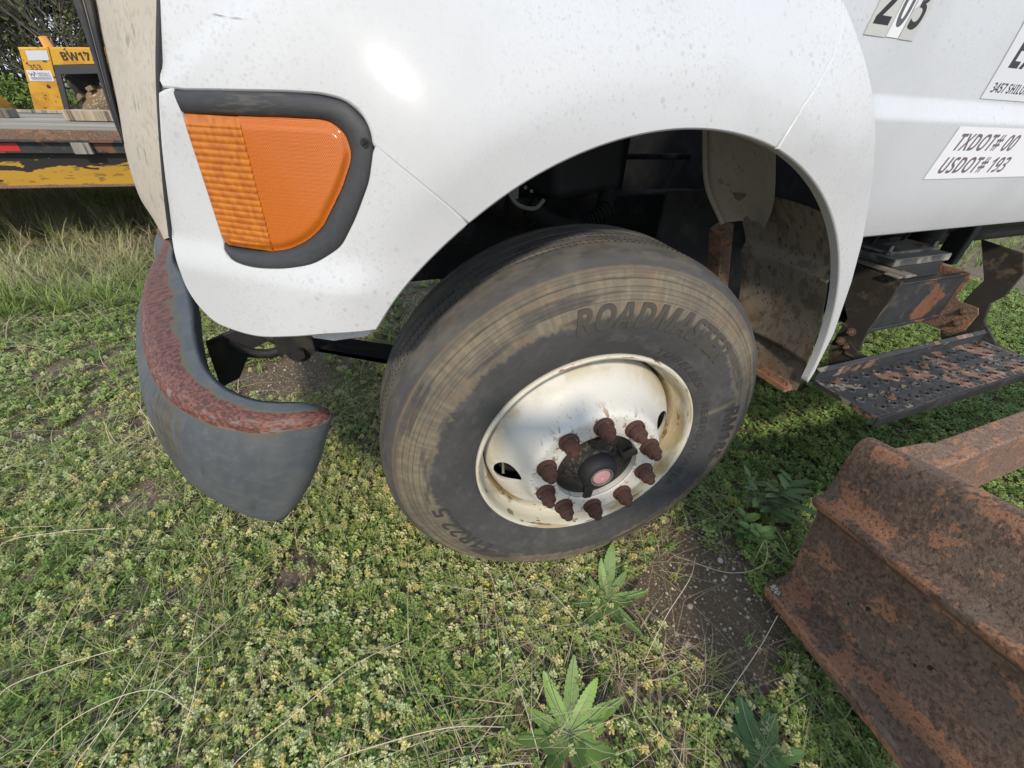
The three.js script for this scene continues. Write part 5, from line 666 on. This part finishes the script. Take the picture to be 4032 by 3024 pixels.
// ---- yellow roller behind the trailer
{
  const t = thing('road_roller', 'yellow road roller with black window frame and amber beacon behind the trailer', 'road roller', [0, 0, 0]);
  const z = -7.0, ym = std({ map: T.yellow, c: [1.15, 1.15, 1.1], roughness: 0.45 });
  obj('side_panel', plate([[-3.635, 1.526], [-3.362, 1.548], [-3.401, 1.384], [-3.56, 0.62], [-3.86, 0.62]], 'z', z - 0.04, 0.04, 0.006), ym, t);
  obj('hood_panel', plate([[-3.356, 1.549], [-1.6, 1.66], [-1.6, 1.53], [-3.394, 1.386]], 'z', z - 0.04, 0.036, 0.006), ym, t);
  obj('hood_top', [box(2.1, 0.03, 1.3, -2.6, 1.585, z - 0.66, 0.01, 0, 0, 0.06), box(2.0, 0.9, 0.02, -2.6, 1.1, z - 1.3, 0.01)], ym, t);
  obj('window_frame', [plate([[-3.394, 1.382], [-1.6, 1.52], [-1.6, 1.43], [-3.36, 1.299], [-3.50, 0.68], [-3.55, 0.68]], 'z', z - 0.03, 0.034, 0.005)], std({ c: [0.05, 0.052, 0.055], roughness: 0.6 }), t);
  obj('bay_back', box(2.0, 0.9, 0.02, -2.5, 1.0, z - 0.5, 0.005), M.blackClean, t);
  const wg = new THREE.TorusGeometry(0.43, 0.19, 14, 44); const lug = []; for (let i = 0; i < 22; i++) { const a = i / 22 * 6.283, g = new RoundedBoxGeometry(0.05, 0.08, 0.36, 1, 0.01); g.rotateZ(a); g.translate(Math.cos(a) * 0.605, Math.sin(a) * 0.605, 0); lug.push(g.toNonIndexed()); }
  const w = obj('wheel', [wg.toNonIndexed(), ...lug, cyl(0.34, 0.34, [0, 0, -0.1], [0, 0, 0.1], 30)], std({ map: T.soil, c: [1.9, 1.8, 1.6], roughness: 0.95 }), t); w.position.set(-2.93, 0.62, z - 0.27);
  obj('drum', [cyl(0.6, 0.6, [-5.0, 0.6, z - 0.1], [-5.0, 0.6, z - 1.2], 40), box(1.6, 0.18, 0.08, -4.4, 0.62, z - 0.06, 0.01)], M.yellow, t);
  obj('beacon', [cyl(0.048, 0.04, [-3.375, 1.552, z - 0.06], [-3.39, 1.65, z - 0.06], 18)], std({ c: [0.85, 0.35, 0.02], roughness: 0.25, clearcoat: 1 }), t); obj('beacon_base', cyl(0.055, 0.05, [-3.372, 1.535, z - 0.06], [-3.375, 1.552, z - 0.06], 18), M.rust, t);
  const canv = (w, h, draw) => { const c = document.createElement('canvas'); c.width = w; c.height = h; const x = c.getContext('2d'); draw(x, w, h); const q = new THREE.CanvasTexture(c); q.colorSpace = THREE.SRGBColorSpace; q.magFilter = THREE.LinearFilter; return q; };
  const quad = (name, q, tex, par, rough = 0.5) => { const g = new THREE.BufferGeometry(); g.setAttribute('position', new THREE.Float32BufferAttribute(q.map((p) => [p[0], p[1], z + 0.004]).flat(), 3)); g.setAttribute('uv', new THREE.Float32BufferAttribute([0, 1, 1, 1, 1, 0, 0, 0], 2)); g.setIndex([0, 3, 2, 0, 2, 1]); g.computeVertexNormals(); return obj(name, g, std({ map: tex, roughness: rough }), par); };
  quad('blank_plate', [[-3.587, 1.509], [-3.387, 1.521], [-3.404, 1.432], [-3.60, 1.416]], canv(64, 32, (x, w, h) => { x.fillStyle = '#cfd3d8'; x.fillRect(0, 0, w, h); }), t);
  const yel = '#c98f1c';
  const decal = (text, col, font, w, h, bg) => canv(w, h, (x) => { x.fillStyle = bg; x.fillRect(0, 0, w, h); x.fillStyle = col; x.font = font; x.textBaseline = 'middle'; x.textAlign = 'center'; x.fillText(text, w / 2, h / 2 + 2, w * 0.96); });
  // lettering as thin raised glyphs
  const word = (s, x, y, size, rot, m) => { const g = new TextGeometry(s, { font, size, depth: 0.003, curveSegments: 4, bevelEnabled: false }); g.rotateZ(rot); g.translate(x, y, z - 0.002); return obj('lettering', g.toNonIndexed ? boxUV(g) : g, m, t); };
  const ink = std({ c: [0.03, 0.025, 0.02], roughness: 0.6 }), ink2 = std({ c: [0.10, 0.06, 0.02], roughness: 0.7 });
  word('BW17', -3.285, 1.438, 0.078, 0.045, ink); word('353', -3.628, 1.327, 0.052, 0.05, ink2);
  quad('company_decal', [[-3.668, 1.327], [-3.44, 1.333], [-3.452, 1.228], [-3.682, 1.222]], canv(256, 116, (x, w, h) => { x.fillStyle = '#d8d8de'; x.fillRect(0, 0, w, h); x.fillStyle = '#3a3550'; x.font = 'bold 30px sans-serif'; x.fillText('ASPHALT', 104, 46); x.strokeStyle = '#1d1a2a'; x.lineWidth = 7; x.beginPath(); x.moveTo(16, 26); x.lineTo(36, 60); x.lineTo(48, 34); x.lineTo(66, 64); x.lineTo(74, 20); x.lineTo(92, 48); x.stroke(); x.fillStyle = '#555068'; x.fillRect(108, 54, 128, 8); x.fillRect(20, 74, 220, 6); x.fillRect(24, 86, 210, 6); x.fillRect(30, 99, 200, 5); }), t);
}
// ---- brush and trees behind
{
  const bark = std({ c: [0.17, 0.15, 0.125], roughness: 0.95 }), barkD = std({ c: [0.09, 0.08, 0.065], roughness: 0.95 });
  function brush(name, label, x, z, H, spread, seed, leafCol, leafN, bm) {
    const r = rng(seed), g = thing(name, label, 'tree', [x, 0, z], 'brush and trees behind the machines'), br = [], lv = [];
    const grow = (p, d, L, rad, lev) => { const e = p.clone().addScaledVector(d, L); const mid = p.clone().lerp(e, 0.5).add(V((r() - 0.5) * L * 0.15, (r() - 0.5) * L * 0.1, (r() - 0.5) * L * 0.15)); br.push(new THREE.TubeGeometry(new THREE.QuadraticBezierCurve3(p, mid, e), 3, rad, lev > 2 ? 3 : 5).toNonIndexed());
      if (lev >= 2) for (let k = 0; k < leafN; k++) { const t = r(), q = p.clone().lerp(e, t).add(V((r() - 0.5) * 0.25, (r() - 0.5) * 0.25, (r() - 0.5) * 0.25)); leaflet(lv, [q.x, q.y, q.z], r() * 6.28, r() * 2 - 1, 0.05 + 0.05 * r(), 0.04, 0.1, r() * 3); }
      if (lev < 4) { const n = lev < 2 ? 4 : 3; for (let k = 0; k < n; k++) { const dd = d.clone().add(V((r() - 0.5) * 1.5, (r() - 0.35) * 0.9, (r() - 0.5) * 1.5)).normalize(); grow(p.clone().lerp(e, 0.35 + 0.65 * r()), dd, L * (0.55 + 0.25 * r()), rad * 0.58, lev + 1); } } };
    const ns = 4; for (let s = 0; s < ns; s++) grow(V((r() - 0.5) * spread, 0, (r() - 0.5) * spread), V((r() - 0.5) * 0.8, 1, (r() - 0.5) * 0.5).normalize(), H * 0.42, 0.035, 0);
    obj('branches', br, bm, g); if (lv.length) obj('leaves', tris(lv), std({ c: leafCol, roughness: 0.8 }), g);
  }
  brush('bare_brush', 'grey bare tangled brush rising behind the yellow roller hood', -3.9, -9.6, 3.2, 1.2, 71, [0.10, 0.13, 0.04], 2, bark); brush('bare_brush', 'grey tangled brush with a few green leaves above the roller side panel', -5.3, -10.4, 3.6, 1.4, 72, [0.09, 0.12, 0.035], 3, barkD); brush('bare_brush', 'bare pale brush half hidden by the truck grille', -2.6, -10.2, 3.4, 1.4, 73, [0.10, 0.12, 0.05], 2, bark);
  brush('green_shrub', 'bright green leafy shrub beside the roller side panel', -4.75, -8.9, 1.25, 0.8, 74, [0.14, 0.21, 0.04], 9, barkD); brush('green_shrub', 'dark green leafy shrub low behind the rusty stake', -5.9, -9.4, 1.5, 1.0, 75, [0.06, 0.10, 0.03], 9, barkD); brush('green_shrub', 'yellow green leafy shrub directly behind the beacon', -3.6, -8.7, 1.35, 0.8, 76, [0.12, 0.17, 0.04], 6, barkD);
  brush('dark_tree', 'broad dark tree filling the gap behind the shrubs', -5.6, -13.5, 4.8, 3.0, 80, [0.03, 0.04, 0.018], 16, barkD); brush('dark_tree', 'dark bushy tree low behind the bare brush', -3.6, -13.8, 3.4, 3.0, 81, [0.03, 0.042, 0.018], 16, barkD);
  brush('dark_tree', 'dark dense evergreen tree at the back of the brush', -4.4, -12.2, 4.5, 2.0, 77, [0.035, 0.05, 0.02], 10, barkD); brush('dark_tree', 'dark dense tree behind the left end of the trailer', -7.2, -12.0, 4.5, 2.2, 78, [0.045, 0.065, 0.02], 10, barkD); brush('dark_tree', 'dark dense tree standing behind the truck cab', -1.8, -12.5, 4.5, 2.2, 79, [0.045, 0.06, 0.02], 9, barkD);
}
// ------------------------------------------------------------------ the photographer, whose shadow falls over the beam, the soil and the wheel
{
  const caps = [];  // [a, b, ra, rb, colour]
  const skinC = [0.42, 0.25, 0.17], shirt = [0.06, 0.075, 0.11], jeans = [0.05, 0.065, 0.10], boot = [0.06, 0.04, 0.025], hair = [0.035, 0.025, 0.02];
  const cap = (a, b, ra, rb, c) => caps.push([a, b, ra, rb, c]);
  cap([-0.06, 0.98, 1.33], [-0.08, 1.18, 1.31], 0.135, 0.13, shirt); cap([-0.08, 1.18, 1.31], [-0.09, 1.36, 1.29], 0.135, 0.145, shirt); cap([-0.22, 1.40, 1.27], [0.05, 1.40, 1.30], 0.075, 0.075, shirt); cap([-0.16, 0.96, 1.33], [0.04, 0.96, 1.33], 0.115, 0.115, jeans);
  cap([-0.09, 1.44, 1.27], [-0.11, 1.53, 1.24], 0.058, 0.054, skinC); cap([-0.115, 1.58, 1.225], [-0.12, 1.66, 1.22], 0.075, 0.09, skinC); cap([-0.118, 1.66, 1.245], [-0.118, 1.68, 1.23], 0.093, 0.09, hair); cap([-0.122, 1.605, 1.145], [-0.122, 1.585, 1.125], 0.012, 0.016, skinC); cap([-0.205, 1.61, 1.225], [-0.207, 1.625, 1.23], 0.014, 0.018, skinC); cap([-0.033, 1.61, 1.225], [-0.031, 1.625, 1.23], 0.014, 0.018, skinC);
  for (const [s, e, w] of [[[-0.26, 1.40, 1.26], [-0.47, 1.19, 1.03], [-0.585, 1.235, 0.775]], [[0.09, 1.40, 1.30], [0.06, 1.15, 1.04], [-0.335, 1.205, 0.79]]]) { cap(s, [(s[0] + e[0]) / 2, (s[1] + e[1]) / 2, (s[2] + e[2]) / 2], 0.062, 0.052, shirt); cap([(s[0] + e[0]) / 2, (s[1] + e[1]) / 2, (s[2] + e[2]) / 2], e, 0.047, 0.042, skinC); cap(e, w, 0.042, 0.028, skinC); }
  for (const [h, k, a, f] of [[[-0.16, 0.92, 1.33], [-0.19, 0.50, 1.28], [-0.20, 0.10, 1.33], [-0.23, 0.045, 1.14]], [[0.04, 0.92, 1.33], [0.07, 0.50, 1.30], [0.09, 0.10, 1.36], [0.13, 0.045, 1.18]]]) { cap(h, k, 0.092, 0.062, jeans); cap(k, a, 0.06, 0.045, jeans); cap([a[0], 0.06, a[2] + 0.02], f, 0.048, 0.042, boot); }
  const body = caps.slice(), hands = [];
  // phone plane behind the camera: r, u, f are its axes
  const c = [-0.4913, 1.2621, 0.6444], f = [0.3118, -0.5717, -0.7589], r = [0.934, 0.0378, 0.3553], u = [0.1744, 0.8196, -0.5458]; const at = (a, b, d) => [0, 1, 2].map((i) => c[i] + r[i] * a + u[i] * b + f[i] * d);
  for (const [sg, w] of [[-1, [-0.585, 1.235, 0.775]], [1, [-0.335, 1.205, 0.79]]]) { const pc = at(sg * 0.095, -0.035, -0.055); hands.push([w, pc, 0.028, 0.03, skinC], [pc, at(sg * 0.10, -0.005, -0.05), 0.028, 0.022, skinC]); [[0.03, 1], [0.012, 1.1], [-0.006, 1.05], [-0.024, 0.85]].forEach(([b, l]) => { const k = at(sg * 0.112, b - 0.01, -0.045), m = at(sg * (0.112 - 0.02), b, -0.026), e = at(sg * (0.10 - 0.025 * l), b, -0.024); hands.push([pc, k, 0.013, 0.0105, skinC], [k, m, 0.0105, 0.009, skinC], [m, e, 0.009, 0.008, skinC]); }); hands.push([pc, at(sg * 0.07, -0.05, -0.05), 0.014, 0.011, skinC], [at(sg * 0.07, -0.05, -0.05), at(sg * 0.045, -0.035, -0.042), 0.011, 0.009, skinC]); }
  const sd = (p, [a, b, ra, rb]) => { const bx = b[0] - a[0], by = b[1] - a[1], bz = b[2] - a[2], px = p[0] - a[0], py = p[1] - a[1], pz = p[2] - a[2], t = clamp((px * bx + py * by + pz * bz) / (bx * bx + by * by + bz * bz)); return Math.hypot(px - bx * t, py - by * t, pz - bz * t) - (ra + (rb - ra) * t); };
  function meshSdf(list, o, size, n, k) {
    const mc = new MarchingCubes(n, std({}), false, false, 200000); mc.isolation = 0; const d = 2 / n;
    for (let z = 0; z < n; z++) for (let y = 0; y < n; y++) for (let x = 0; x < n; x++) { const p = [o[0] + (-1 + x * d) * size, o[1] + (-1 + y * d) * size, o[2] + (-1 + z * d) * size]; let m = 1e3; for (const q of list) { const v = sd(p, q), h = clamp(0.5 + 0.5 * (m - v) / k); m = v < m - k ? v : m > v + k * 4 && false ? m : m + (v - m) * h - k * h * (1 - h); } mc.field[x + y * n + z * n * n] = -m; }
    mc.update(); const cnt = mc.count, P = new Float32Array(cnt * 3), C = new Float32Array(cnt * 3);
    for (let i = 0; i < cnt; i++) { const p = [0, 1, 2].map((j) => o[j] + mc.positionArray[i * 3 + j] * size); P.set(p, i * 3); let best = 1e3, col = skinC; for (const q of list) { const v = sd(p, q); if (v < best) { best = v; col = q[4]; } } C.set(col, i * 3); }
    let g = new THREE.BufferGeometry(); g.setAttribute('position', new THREE.BufferAttribute(P, 3)); g.setAttribute('color', new THREE.BufferAttribute(C, 3)); g = mergeVertices(g, 1e-5); g.computeVertexNormals(); return g.toNonIndexed();
  }
  const g1 = meshSdf(body, [-0.12, 0.88, 1.05], 0.92, 84, 0.02), g2 = meshSdf(hands, [-0.46, 1.22, 0.72], 0.24, 84, 0.006);
  const person = thing('person', 'person in dark shirt and jeans holding up a phone in both hands', 'person', [0, 0, 0]);
  const m = std({ roughness: 0.8 }); m.vertexColors = true; obj('body', mergeGeometries([g1, g2]), m, person);
  const ph = thing('phone', 'thin black phone held up in both hands', 'phone', at(0.0, -0.028, -0.024)); const pg = new RoundedBoxGeometry(0.15, 0.074, 0.008, 3, 0.0035); const mat4 = new THREE.Matrix4().makeBasis(V(...r), V(...u), V(...f).negate()); pg.applyMatrix4(mat4); obj('phone_body', boxUV(pg), std({ c: [0.02, 0.02, 0.022], roughness: 0.3 }), ph);
}
renderer.render(scene, camera);
